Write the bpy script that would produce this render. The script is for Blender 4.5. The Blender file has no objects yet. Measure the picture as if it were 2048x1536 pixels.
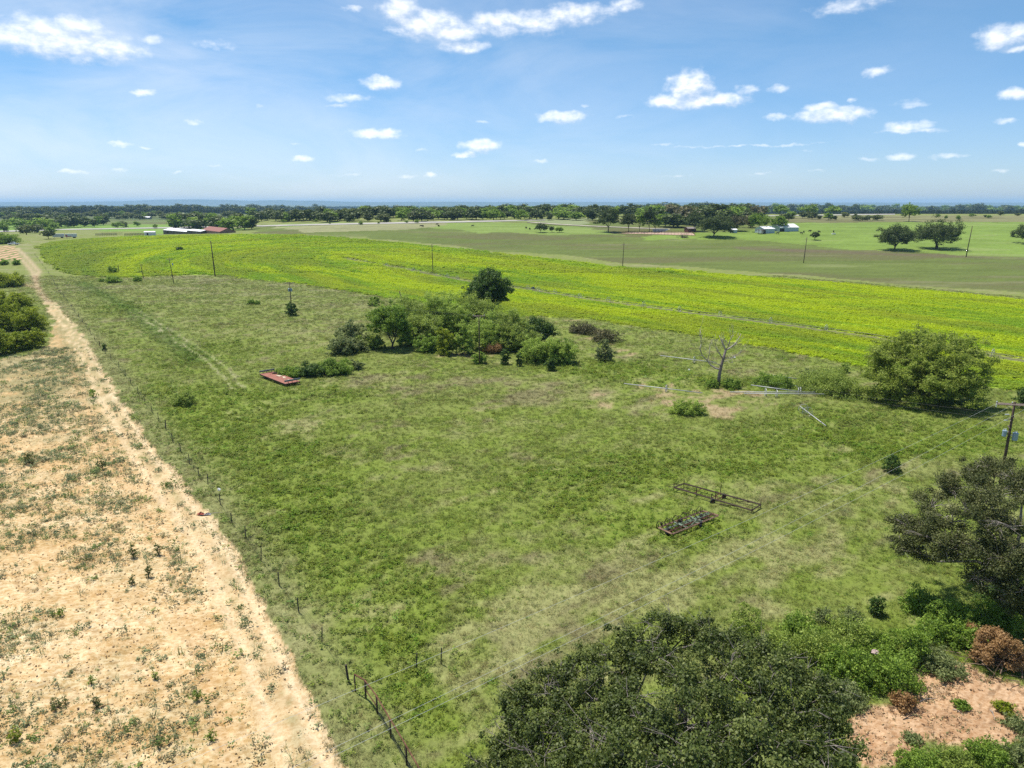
import bpy, math, random
import numpy as np
from mathutils import Vector

# ------------------------------------------------------------------ camera, sky, sun, exposure
SC = bpy.context.scene
COL = SC.collection
F_PX, CX, CY, HOR = 1422.0, 1024.0, 768.0, 406.5      # focal length in pixels of a 2048 wide frame
H = 35.0
PITCH = math.atan((CY - HOR) / F_PX)
cam_d = bpy.data.cameras.new("camera")
cam = bpy.data.objects.new("camera", cam_d)
COL.objects.link(cam)
cam.location = (0, 0, H)
cam.rotation_euler = (math.pi / 2 - PITCH, 0, 0)
cam_d.sensor_width = 36.0
cam_d.lens = 36.0 * F_PX / 2048.0
cam_d.clip_start = 0.5
cam_d.clip_end = 90000
SC.camera = cam

SUN_AZ, SUN_EL = math.radians(-48), math.radians(70)   # azimuth measured from +Y towards +X
sv = Vector((math.sin(SUN_AZ) * math.cos(SUN_EL), math.cos(SUN_AZ) * math.cos(SUN_EL), math.sin(SUN_EL)))
sun_d = bpy.data.lights.new("sun", 'SUN')
sun_d.energy = 4.4
sun_d.angle = math.radians(0.55)
sun_d.color = (1.0, 0.955, 0.88)
sun = bpy.data.objects.new("sun", sun_d)
COL.objects.link(sun)
sun.rotation_euler = sv.to_track_quat('Z', 'Y').to_euler()

SC.view_settings.view_transform = 'Standard'
SC.view_settings.look = 'None'
SC.view_settings.exposure = 0.48
SC.view_settings.gamma = 1.0
SC.view_settings.use_curve_mapping = False
SC.cycles.max_bounces = 5
SC.cycles.diffuse_bounces = 3
SC.cycles.glossy_bounces = 2
SC.cycles.transmission_bounces = 3
SC.cycles.volume_bounces = 1
SC.cycles.transparent_max_bounces = 6
SC.cycles.use_denoising = False
SC.cycles.use_adaptive_sampling = False
SC.cycles.sample_clamp_indirect = 4.0


def px_dir(px, py):
    u = (np.asarray(px, float) - CX) / F_PX
    v = (CY - np.asarray(py, float)) / F_PX
    cp, sp = math.cos(PITCH), math.sin(PITCH)
    return u + 0 * v, cp + v * sp + 0 * u, -sp + v * cp + 0 * u


def azel(px, py):
    x, y, z = px_dir(px, py)
    return float(np.arctan2(x, y)), float(np.arcsin(z / np.sqrt(x * x + y * y + z * z)))


CLOUDS = [  # (px, py, rx, ry, weight)
    (120, 85, 150, 42, 1.1), (70, 55, 75, 30, 1.0), (210, 98, 85, 30, 1.05), (150, 48, 60, 22, .95), (20, 75, 70, 34, .95), (308, 78, 28, 14, .8),
    (800, 18, 45, 28, 1.1), (850, 48, 75, 34, 1.15), (905, 68, 55, 32, 1.1), (925, 94, 60, 15, 1.05), (1000, 48, 70, 30, 1.05), (1070, 46, 70, 30, 1.0),
    (1150, 28, 90, 26, 1.0), (1240, 12, 50, 18, .9), (705, 18, 34, 9, .75),
    (763, 167, 40, 16, 1.1), (700, 196, 62, 11, .8), (680, 211, 50, 6, .65), (285, 185, 28, 9, .9), (385, 243, 26, 8, .85),
    (750, 268, 60, 11, 1.05), (775, 262, 30, 9, 1.0), (962, 290, 44, 15, 1.1), (930, 308, 28, 8, .95), (605, 318, 26, 8, .95), (860, 348, 20, 7, .85), (815, 353, 50, 5, .65),
    (1125, 233, 54, 14, 1.05), (1172, 212, 14, 5, .7),
    (1378, 172, 46, 34, 1.15), (1340, 204, 52, 17, 1.1), (1430, 200, 65, 18, 1.1), (1390, 203, 95, 17, 1.1), (1492, 181, 34, 13, .8), (1558, 178, 28, 11, .75),
    (1660, 230, 80, 18, 1.1), (1640, 215, 40, 13, 1.0), (1553, 233, 28, 10, .85), (1702, 232, 34, 15, 1.0), (1757, 142, 36, 14, .85), (1822, 210, 44, 13, .7), (1705, 200, 13, 7, .75),
    (1815, 253, 58, 13, 1.0), (1820, 262, 88, 7, .85), (1995, 76, 52, 30, 1.05), (2035, 66, 44, 24, 1.0), (2040, 94, 60, 10, .95), (2034, 187, 36, 16, 1.0), (2010, 240, 36, 8, .75),
    (1800, 312, 40, 10, .85), (1890, 311, 52, 8, .75), (1735, 319, 26, 7, .7), (1500, 291, 260, 4, .62), (1330, 288, 40, 4, .65),
    (1700, 12, 110, 24, .75), (240, 286, 30, 8, .85), (290, 293, 22, 4, .65), (150, 343, 38, 6, .75), (235, 341, 24, 6, .7), (430, 90, 60, 16, .6), (1080, 321, 24, 6, .75),
    (2000, 339, 40, 7, .6), (1640, 341, 26, 6, .6), (2044, 286, 16, 7, .85), (590, 285, 22, 5, .6), (520, 210, 16, 8, .6), (970, 243, 20, 5, .55), (1245, 235, 26, 5, .6), (1520, 347, 30, 5, .55),
    (700, 352, 60, 4, .55), (430, 335, 24, 5, .6), (365, 345, 40, 4, .55), (1350, 350, 60, 4, .55), (840, 300, 20, 5, .6), (1610, 300, 20, 5, .55),
]


def build_world():
    w = bpy.data.worlds.new("World")
    SC.world = w
    w.use_nodes = True
    nt = w.node_tree
    N, L = nt.nodes, nt.links
    N.clear()
    # node group: cumulus density as a function of (azimuth, elevation)
    g = bpy.data.node_groups.new("cumulus_field", 'ShaderNodeTree')
    g.interface.new_socket("Vector", in_out='INPUT', socket_type='NodeSocketVector')
    g.interface.new_socket("Density", in_out='OUTPUT', socket_type='NodeSocketFloat')
    gi = g.nodes.new('NodeGroupInput')
    go = g.nodes.new('NodeGroupOutput')

    def gm(op, a, b=None, c=None):
        n = g.nodes.new('ShaderNodeMath')
        n.operation = op
        for i, v in enumerate((a, b, c)):
            if v is None:
                continue
            if isinstance(v, (int, float)):
                n.inputs[i].default_value = v
            else:
                g.links.new(v, n.inputs[i])
        return n.outputs[0]

    def gv(op, a, b):
        n = g.nodes.new('ShaderNodeVectorMath')
        n.operation = op
        g.links.new(a, n.inputs[0])
        if b is not None:
            if isinstance(b, tuple):
                n.inputs[1].default_value = b
            else:
                g.links.new(b, n.inputs[1])
        return n
    n1 = g.nodes.new('ShaderNodeTexNoise')
    n1.inputs['Scale'].default_value = 34
    n1.inputs['Detail'].default_value = 7
    n1.inputs['Roughness'].default_value = .6
    g.links.new(gi.outputs[0], n1.inputs['Vector'])
    wv = gv('SUBTRACT', n1.outputs['Color'], (.5, .5, .5))
    wv = gv('MULTIPLY', wv.outputs[0], (.030, .017, 0))
    p = gv('ADD', gi.outputs[0], wv.outputs[0]).outputs[0]
    acc = None
    for (cx, cy, rx, ry, wt) in CLOUDS:
        a0, e0 = azel(cx, cy)
        a1, _ = azel(cx + rx * .5, cy)
        a2, _ = azel(cx - rx * .5, cy)
        _, e1 = azel(cx, cy - ry * .5)
        _, e2 = azel(cx, cy + ry * .5)
        d = gv('SUBTRACT', p, (a0, e0, 0)).outputs[0]
        d = gv('MULTIPLY', d, (1 / max(a1 - a2, 1e-4), 1 / max(e1 - e2, 1e-4), 0)).outputs[0]
        ln = g.nodes.new('ShaderNodeVectorMath')
        ln.operation = 'DOT_PRODUCT'
        g.links.new(d, ln.inputs[0])
        g.links.new(d, ln.inputs[1])
        v = gm('MULTIPLY_ADD', ln.outputs['Value'], -.62, wt)
        acc = v if acc is None else gm('SMOOTH_MAX', acc, v, .12)
    n2 = g.nodes.new('ShaderNodeTexNoise')
    n2.inputs['Scale'].default_value = 60
    n2.inputs['Detail'].default_value = 9
    n2.inputs['Roughness'].default_value = .55
    mp = gv('MULTIPLY', gi.outputs[0], (1, 1.8, 1)).outputs[0]
    g.links.new(mp, n2.inputs['Vector'])
    nn = gm('MULTIPLY_ADD', n2.outputs['Fac'], 1.25, -.66)
    out = gm('ADD', gm('MAXIMUM', acc, -1.0), nn)
    g.links.new(out, go.inputs[0])

    def m(op, a, b=None, c=None, clamp=False):
        n = N.new('ShaderNodeMath')
        n.operation = op
        n.use_clamp = clamp
        for i, v in enumerate((a, b, c)):
            if v is None:
                continue
            if isinstance(v, (int, float)):
                n.inputs[i].default_value = v
            else:
                L.new(v, n.inputs[i])
        return n.outputs[0]
    tc = N.new('ShaderNodeTexCoord')
    nrm = N.new('ShaderNodeVectorMath')
    nrm.operation = 'NORMALIZE'
    L.new(tc.outputs['Generated'], nrm.inputs[0])
    sep = N.new('ShaderNodeSeparateXYZ')
    L.new(nrm.outputs[0], sep.inputs[0])
    az = m('ARCTAN2', sep.outputs[0], sep.outputs[1])
    el = m('ARCSINE', sep.outputs[2])
    cmb = N.new('ShaderNodeCombineXYZ')
    L.new(az, cmb.inputs[0])
    L.new(el, cmb.inputs[1])
    ga = N.new('ShaderNodeGroup')
    ga.node_tree = g
    L.new(cmb.outputs[0], ga.inputs[0])
    off = N.new('ShaderNodeVectorMath')
    off.operation = 'ADD'
    off.inputs[1].default_value = (-.006, .011, 0)
    L.new(cmb.outputs[0], off.inputs[0])
    gb = N.new('ShaderNodeGroup')
    gb.node_tree = g
    L.new(off.outputs[0], gb.inputs[0])
    alpha = N.new('ShaderNodeMapRange')
    alpha.interpolation_type = 'SMOOTHSTEP'
    alpha.inputs['From Min'].default_value = .22
    alpha.inputs['From Max'].default_value = 1.40
    L.new(ga.outputs[0], alpha.inputs['Value'])
    lit = m('MULTIPLY_ADD', m('SUBTRACT', ga.outputs[0], gb.outputs[0]), 1.1, .50, clamp=True)
    # cumulus of the same kind over the rest of the sky, out of view
    pl = N.new('ShaderNodeVectorMath')
    pl.operation = 'SCALE'
    L.new(nrm.outputs[0], pl.inputs[0])
    L.new(m('DIVIDE', 1.0, m('ADD', m('MAXIMUM', sep.outputs[2], 0.0), .12)), pl.inputs['Scale'])
    n3 = N.new('ShaderNodeTexNoise')
    n3.inputs['Scale'].default_value = 2.6
    n3.inputs['Detail'].default_value = 8
    n3.inputs['Roughness'].default_value = .58
    L.new(pl.outputs[0], n3.inputs['Vector'])
    r3 = N.new('ShaderNodeMapRange')
    r3.interpolation_type = 'SMOOTHSTEP'
    r3.inputs['From Min'].default_value = .60
    r3.inputs['From Max'].default_value = .70
    L.new(n3.outputs['Fac'], r3.inputs['Value'])
    oa = N.new('ShaderNodeMapRange')
    oa.inputs['From Min'].default_value = .66
    oa.inputs['From Max'].default_value = .80
    L.new(m('ABSOLUTE', az), oa.inputs['Value'])
    oe = N.new('ShaderNodeMapRange')
    oe.inputs['From Min'].default_value = .27
    oe.inputs['From Max'].default_value = .36
    L.new(el, oe.inputs['Value'])
    a_out = m('MULTIPLY', m('MULTIPLY', r3.outputs[0], m('MAXIMUM', oa.outputs[0], oe.outputs[0])), .9)
    # thin high cloud veil
    mp2 = N.new('ShaderNodeMapping')
    mp2.inputs['Scale'].default_value = (3.0, 9.0, 1)
    mp2.inputs['Rotation'].default_value = (0, 0, .25)
    L.new(cmb.outputs[0], mp2.inputs['Vector'])
    n4 = N.new('ShaderNodeTexNoise')
    n4.inputs['Scale'].default_value = 1.3
    n4.inputs['Detail'].default_value = 6
    n4.inputs['Roughness'].default_value = .6
    n4.inputs['Distortion'].default_value = .5
    L.new(mp2.outputs[0], n4.inputs['Vector'])
    veil = N.new('ShaderNodeMapRange')
    veil.inputs['From Min'].default_value = .36
    veil.inputs['From Max'].default_value = .85
    veil.inputs['To Max'].default_value = .62
    L.new(n4.outputs['Fac'], veil.inputs['Value'])
    toward = m('MULTIPLY_ADD', az, -.9, .62, clamp=True)       # the veil is thicker on the sun's side
    vv = m('MULTIPLY', veil.outputs[0], toward)
    sky = N.new('ShaderNodeTexSky')
    sky.sky_type = 'NISHITA'
    sky.sun_disc = False
    sky.sun_elevation = SUN_EL
    sky.sun_rotation = SUN_AZ
    sky.altitude = 300
    sky.air_density = 0.85
    sky.dust_density = 0.45
    sky.ozone_density = 6.5
    ccol = N.new('ShaderNodeMix')
    ccol.data_type = 'RGBA'
    ccol.inputs['A'].default_value = (4.7, 5.5, 6.8, 1)
    ccol.inputs['B'].default_value = (9.4, 9.4, 9.4, 1)
    L.new(lit, ccol.inputs['Factor'])
    mx0 = N.new('ShaderNodeMix')
    mx0.data_type = 'RGBA'
    L.new(vv, mx0.inputs['Factor'])
    tn = N.new('ShaderNodeVectorMath')
    tn.operation = 'MULTIPLY'
    hz = N.new('ShaderNodeMapRange')
    hz.inputs['From Max'].default_value = .20
    L.new(el, hz.inputs['Value'])
    tm = N.new('ShaderNodeMix')
    tm.data_type = 'RGBA'
    tm.inputs['A'].default_value = (.97, .97, 1.06, 1)
    tm.inputs['B'].default_value = (.80, 1.0, 1.0, 1)
    L.new(hz.outputs[0], tm.inputs['Factor'])
    L.new(tm.outputs['Result'], tn.inputs[1])
    L.new(sky.outputs[0], tn.inputs[0])
    L.new(tn.outputs[0], mx0.inputs['A'])
    mx0.inputs['B'].default_value = (7.2, 7.5, 8.0, 1)
    mx = N.new('ShaderNodeMix')
    mx.data_type = 'RGBA'
    L.new(m('MULTIPLY', m('MAXIMUM', alpha.outputs[0], a_out), .97), mx.inputs['Factor'])
    L.new(mx0.outputs['Result'], mx.inputs['A'])
    L.new(ccol.outputs['Result'], mx.inputs['B'])
    bg = N.new('ShaderNodeBackground')
    bg.inputs['Strength'].default_value = 0.10
    L.new(mx.outputs['Result'], bg.inputs['Color'])
    ow = N.new('ShaderNodeOutputWorld')
    L.new(bg.outputs[0], ow.inputs['Surface'])


build_world()

# ------------------------------------------------------------------ numpy helpers
RNG = np.random.default_rng(7)


def _h(ix, iy, s):
    n = (ix.astype(np.int64) * 374761393 + iy.astype(np.int64) * 668265263 + s * 974634721) & 0xFFFFFFFF
    n = ((n ^ (n >> 13)) * 1274126177) & 0xFFFFFFFF
    n = (n ^ (n >> 16)) & 0xFFFFFFFF
    return n / 4294967295.0


def vnoise(x, y, s=0):
    ix, iy = np.floor(x), np.floor(y)
    fx, fy = x - ix, y - iy
    fx = fx * fx * (3 - 2 * fx)
    fy = fy * fy * (3 - 2 * fy)
    a, b = _h(ix, iy, s), _h(ix + 1, iy, s)
    c, d = _h(ix, iy + 1, s), _h(ix + 1, iy + 1, s)
    return (a * (1 - fx) + b * fx) * (1 - fy) + (c * (1 - fx) + d * fx) * fy


def fbm(x, y, size, octaves=4, s=0, rough=.5):
    x = np.asarray(x, float) / size
    y = np.asarray(y, float) / size
    t, a, n = 0, 1.0, 0
    for o in range(octaves):
        c, sn = math.cos(.6 * o), math.sin(.6 * o)
        t = t + a * vnoise(x * c - y * sn + 17.3 * o, x * sn + y * c - 9.1 * o, s + o)
        n += a
        a *= rough
        x, y = x * 2.03, y * 2.03
    return t / n


def sstep(a, b, v):
    t = np.clip((v - a) / (b - a), 0, 1)
    return t * t * (3 - 2 * t)


# ------------------------------------------------------------------ terrain height
_TY = np.concatenate([np.arange(0, 3000, 5.0), np.geomspace(3000, 40000, 60)])


def _table(pts):
    v = np.interp(_TY, [p[0] for p in pts], [p[1] for p in pts])
    k = np.hanning(13)
    k /= k.sum()
    e = np.convolve(np.pad(v[:600], 6, mode='edge'), k, 'valid')
    v[:594] = e[:594]
    return v


_ZR = _table([(0, 0), (330, 0), (365, .8), (410, 2.6), (467, 5), (510, 7), (560, 11), (640, 15), (720, 17), (850, 19.8), (1000, 21), (1300, 14), (2000, 2), (4000, -8), (12000, -12), (40000, -12)])
_ZL = _table([(0, 0), (330, 0), (365, 1), (480, 7.2), (560, 9), (600, 9.6), (650, 7.0), (750, 4.2), (900, 5), (1100, 6), (1700, 10), (2500, 8.5), (4000, -4), (7000, -10), (40000, -12)])


def terrain(x, y):
    x = np.asarray(x, float)
    y = np.asarray(y, float)
    yy = np.maximum(y, 0.01)
    t = x / yy
    w = sstep(-.50, -.22, t)
    z = np.interp(yy, _TY, _ZL) * (1 - w) + np.interp(yy, _TY, _ZR) * w
    amp = np.clip(yy / 40, 0, 1)
    z = z + amp * ((fbm(x, y, 60, 2, 3) - .5) * .7 + (fbm(x, y, 14, 3, 5) - .5) * .35) * np.clip(1.2 - yy / 900, 0, 1)
    # low ridge for the round crest seen on the left of the sown field
    fade = 1 - sstep(2.2, 3.2, np.abs(t))
    return np.where(y > .02, z * fade, 0.0)


_TT = np.concatenate([np.geomspace(20, 2500, 900), np.geomspace(2520, 26000, 120)])


def G(px, py):
    """ground point seen at a pixel of the photograph (2048 wide)"""
    dx, dy, dz = [float(v) for v in px_dir(px, py)]
    X, Y, Z = dx * _TT, dy * _TT, H + dz * _TT
    hgt = Z - terrain(X, Y)
    k = int(np.argmax(hgt < 0))
    if hgt[k] >= 0:
        k = len(_TT) - 1
    lo, hi = _TT[max(k - 1, 0)], _TT[k]
    for _ in range(25):
        mid = .5 * (lo + hi)
        if H + dz * mid - float(terrain(dx * mid, dy * mid)) < 0:
            hi = mid
        else:
            lo = mid
    return np.array([dx * hi, dy * hi, float(terrain(dx * hi, dy * hi))])


def GZ(px, py, h):
    """point at height h above level pasture seen at a pixel"""
    dx, dy, dz = [float(v) for v in px_dir(px, py)]
    t = (h - H) / dz
    return np.array([dx * t, dy * t, h])


def depth(p):
    return p[1] * math.cos(PITCH) + (H - p[2]) * math.sin(PITCH)


def mpp(p):
    """metres per photo pixel at a point"""
    return depth(p) / F_PX


def line_px(pts, sub=4):
    out = []
    for (a, b) in zip(pts[:-1], pts[1:]):
        for i in range(sub):
            t = i / sub
            out.append((a[0] + (b[0] - a[0]) * t, a[1] + (b[1] - a[1]) * t))
    out.append(pts[-1])
    return np.array([G(*p)[:2] for p in out])


def poly_px(pts, sub=3):
    return line_px(list(pts) + [pts[0]], sub)[:-1]


def inside(poly, x, y):
    r = np.zeros(np.shape(x), bool)
    x1, y1 = poly[:, 0], poly[:, 1]
    x2, y2 = np.roll(x1, -1), np.roll(y1, -1)
    for a, b, c, d in zip(x1, y1, x2, y2):
        if b == d:
            continue
        cond = ((b > y) != (d > y)) & (x < (c - a) * (y - b) / (d - b) + a)
        r ^= cond
    return r


def dist_line(pl, x, y):
    """distance to a polyline and signed side offset"""
    best = np.full(np.shape(x), 1e9)
    sgn = np.zeros(np.shape(x))
    for (a, b) in zip(pl[:-1], pl[1:]):
        d = b - a
        l2 = max(float(d @ d), 1e-9)
        t = np.clip(((x - a[0]) * d[0] + (y - a[1]) * d[1]) / l2, 0, 1)
        qx, qy = x - (a[0] + t * d[0]), y - (a[1] + t * d[1])
        dd = np.hypot(qx, qy)
        s = np.sign(d[0] * qy - d[1] * qx)
        m_ = dd < best
        best = np.where(m_, dd, best)
        sgn = np.where(m_, s, sgn)
    return best, sgn


# ------------------------------------------------------------------ ground zones (outlines of the fields)
CROP = poly_px([(78, 494), (95, 524), (120, 540), (150, 549), (215, 556), (300, 553), (400, 548), (450, 551), (520, 561), (600, 567), (650, 575), (700, 583), (760, 593), (840, 604),
                (940, 622), (1040, 634), (1100, 634), (1180, 637), (1250, 650), (1320, 660), (1400, 672), (1480, 686), (1560, 700), (1640, 715), (1730, 735), (1850, 760), (1980, 774), (2048, 781), (2300, 812),
                (2300, 622), (2048, 601), (1850, 581), (1700, 568), (1500, 553), (1350, 541), (1240, 536), (1200, 532), (1100, 520), (1000, 508), (900, 497), (800, 487), (700, 478), (600, 471), (500, 470), (400, 471), (300, 473), (200, 477), (140, 482), (100, 487)])
SAND = poly_px([(688, 1560), (650, 1480), (610, 1398), (560, 1292), (520, 1205), (440, 1066), (375, 990), (300, 893), (235, 792), (185, 702), (155, 660), (128, 628), (100, 606), (88, 610), (108, 645), (100, 690), (60, 708), (0, 716), (-700, 745), (-1500, 1100), (-1200, 1560)])
CLEAR = poly_px([(1690, 1440), (1740, 1410), (1790, 1402), (1838, 1370), (1835, 1338), (1880, 1345), (1915, 1322), (1945, 1330), (1975, 1352), (2048, 1372), (2160, 1400), (2150, 1500), (2048, 1478), (1985, 1492), (1940, 1502), (1900, 1494), (1850, 1482), (1800, 1530), (1740, 1545), (1690, 1510)])
EDGE = line_px([(155, 660), (185, 702), (235, 792), (300, 893), (375, 990), (440, 1066), (520, 1205), (560, 1292), (610, 1398), (650, 1480), (690, 1570)])
TRACK = np.concatenate([line_px([(96, 604), (112, 622), (128, 642)]), EDGE - np.array([1.75, 0.])])
PATH = line_px([(268, 622), (300, 640), (340, 665), (400, 705), (440, 735), (478, 778)], 3)
WHEELROW = line_px([(690, 517), (740, 527), (800, 537), (870, 550), (930, 562), (1000, 572), (1060, 580), (1109, 588), (1159, 596), (1216, 604), (1287, 614), (1357, 623), (1440, 634), (1541, 647), (1652, 662), (1740, 674), (1860, 694), (1980, 712), (2048, 723), (2300, 760)], 2)
FARTRACK = [line_px([(20, 498), (45, 520), (66, 545), (70, 560)], 3), line_px([(34, 496), (58, 520), (78, 543), (72, 556)], 3), line_px([(70, 558), (74, 572), (84, 590), (98, 606)], 3), line_px([(40, 568), (55, 571), (70, 575)], 3)]
VINE = poly_px([(-60, 492), (30, 492), (44, 520), (-60, 524)])
FIELDS = [  # outline in the photograph, colour of the field, blur in metres
    ([(500, 466), (640, 468), (760, 478), (1000, 500), (1240, 528), (1500, 545), (2048, 594), (2300, 618), (2300, 445), (1500, 432), (1100, 443), (500, 452)], (.112, .142, .034), 12),
    ([(1300, 480), (1430, 478), (1560, 484), (1700, 498), (1850, 507), (2048, 521), (2300, 540), (2300, 444), (1560, 445), (1500, 462), (1300, 470)], (.155, .222, .042), 8),
    ([(900, 444), (1060, 447), (1190, 458), (1250, 470), (1000, 466), (860, 458)], (.165, .225, .052), 8),
    ([(520, 452), (900, 444), (860, 457), (620, 464)], (.225, .225, .11), 10),
    ([(540, 449), (900, 442), (1060, 440), (1060, 443), (900, 446), (560, 454)], (.18, .23, .07), 10),
    ([(1060, 443), (1190, 452), (1190, 437), (1090, 437)], (.20, .23, .11), 8),
    ([(1500, 444), (2300, 443), (2300, 431), (1700, 431), (1480, 437)], (.19, .185, .085), 8),
    ([(-200, 462), (500, 458), (500, 446), (-200, 443)], (.15, .24, .045), 20),
    ([(-200, 443), (500, 446), (560, 430), (-200, 428)], (.13, .165, .055), 30),
]
FIELDS = [(poly_px(p, 2), np.array(c), b) for p, c, b in FIELDS]


def warp(x, y):
    d = np.maximum(y, 20)
    a = np.clip(d * .004, .16, 3.0)
    return x + a * (fbm(x, y, 2.2, 3, 21) - .5) * 4, y + a * (fbm(x, y, 3, 3, 31) - .5) * 5


def zone(x, y):
    """0 pasture, 1 sown field, 2 sand, 3 clearing, 4 track"""
    wx, wy = warp(x, y)
    z = np.zeros(np.shape(x), int)
    near = y < 900
    z[inside(CROP, wx, wy) & near] = 1
    z[inside(SAND, wx, wy) & near] = 2
    z[inside(CLEAR, wx, wy) & near] = 3
    d, s = dist_line(TRACK, wx, wy)
    z[(d < 1.9) & (y > 20) & near] = 4
    return z


def C(*v):
    return np.array(v)[None, :]


def mixc(a, b, w):
    w = np.asarray(w)[..., None]
    return a * (1 - w) + b * w


def blob(px, py, rx, ry):
    p = G(px, py)
    return lambda x, y: np.exp(-((x - p[0]) / rx) ** 2 - ((y - p[1]) / ry) ** 2)


B_BARE = [blob(1400, 795, 9, 9), blob(1440, 805, 7, 6), blob(1480, 790, 8, 5), blob(1350, 775, 6, 4), blob(1460, 825, 4, 4), blob(1215, 812, 3, 5), blob(1190, 784, 2, 3), blob(1330, 815, 3, 4),
          blob(985, 695, 7, 4), blob(1190, 665, 8, 10), blob(1240, 705, 5, 6), blob(720, 700, 4, 3), blob(1830, 806, 5, 2), blob(930, 712, 8, 3), blob(1130, 640, 6, 4)]
B_LUSH = [blob(330, 800, 10, 16), blob(430, 850, 14, 14), blob(520, 900, 14, 12), blob(560, 1010, 10, 8), blob(480, 960, 10, 9), blob(600, 1120, 8, 8), blob(690, 1280, 7, 7), blob(1240, 740, 12, 9), blob(1330, 760, 9, 6), blob(1500, 770, 14, 5), blob(1720, 860, 16, 12), blob(1560, 900, 16, 8), blob(1350, 1060, 8, 5), blob(1350, 930, 12, 8), blob(740, 1180, 10, 8), blob(1150, 980, 10, 9), blob(780, 1400, 6, 5), blob(1950, 870, 14, 8), blob(600, 790, 14, 8), blob(420, 700, 8, 20), blob(250, 615, 10, 14), blob(308, 797, 8, 5), blob(360, 826, 10, 5), blob(555, 1022, 5, 4), blob(1205, 738, 8, 6), blob(1272, 752, 8, 6), blob(1356, 753, 9, 6)]
B_PALE = [blob(1150, 1230, 9, 4), blob(1260, 1170, 9, 5), blob(1540, 1090, 10, 4), blob(1780, 985, 10, 4), blob(820, 1230, 6, 4), blob(690, 905, 7, 4), blob(600, 850, 5, 7), blob(1400, 1130, 9, 4), blob(1000, 1330, 6, 4), blob(1130, 1130, 8, 4), blob(1630, 1030, 10, 4), blob(1900, 940, 9, 3), blob(1480, 985, 6, 4), blob(860, 1130, 7, 4),
          blob(900, 770, 26, 7), blob(1050, 780, 20, 8), blob(740, 760, 14, 6), blob(620, 660, 30, 18), blob(430, 580, 60, 12), blob(680, 610, 25, 14), blob(240, 640, 12, 8), blob(1500, 740, 16, 8)]
B_SEED = [blob(1150, 1240, 9, 3.2), blob(1270, 1180, 8, 3.2), blob(1500, 1115, 11, 3), blob(1580, 1085, 9, 2.5), blob(1780, 980, 7, 2.2), blob(820, 1235, 5, 2.6), blob(690, 910, 5, 3), blob(590, 850, 4, 4), blob(1230, 1210, 8, 3), blob(980, 1340, 4, 3), blob(560, 1290, 2.5, 4), blob(1000, 1290, 5, 2)]


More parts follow.
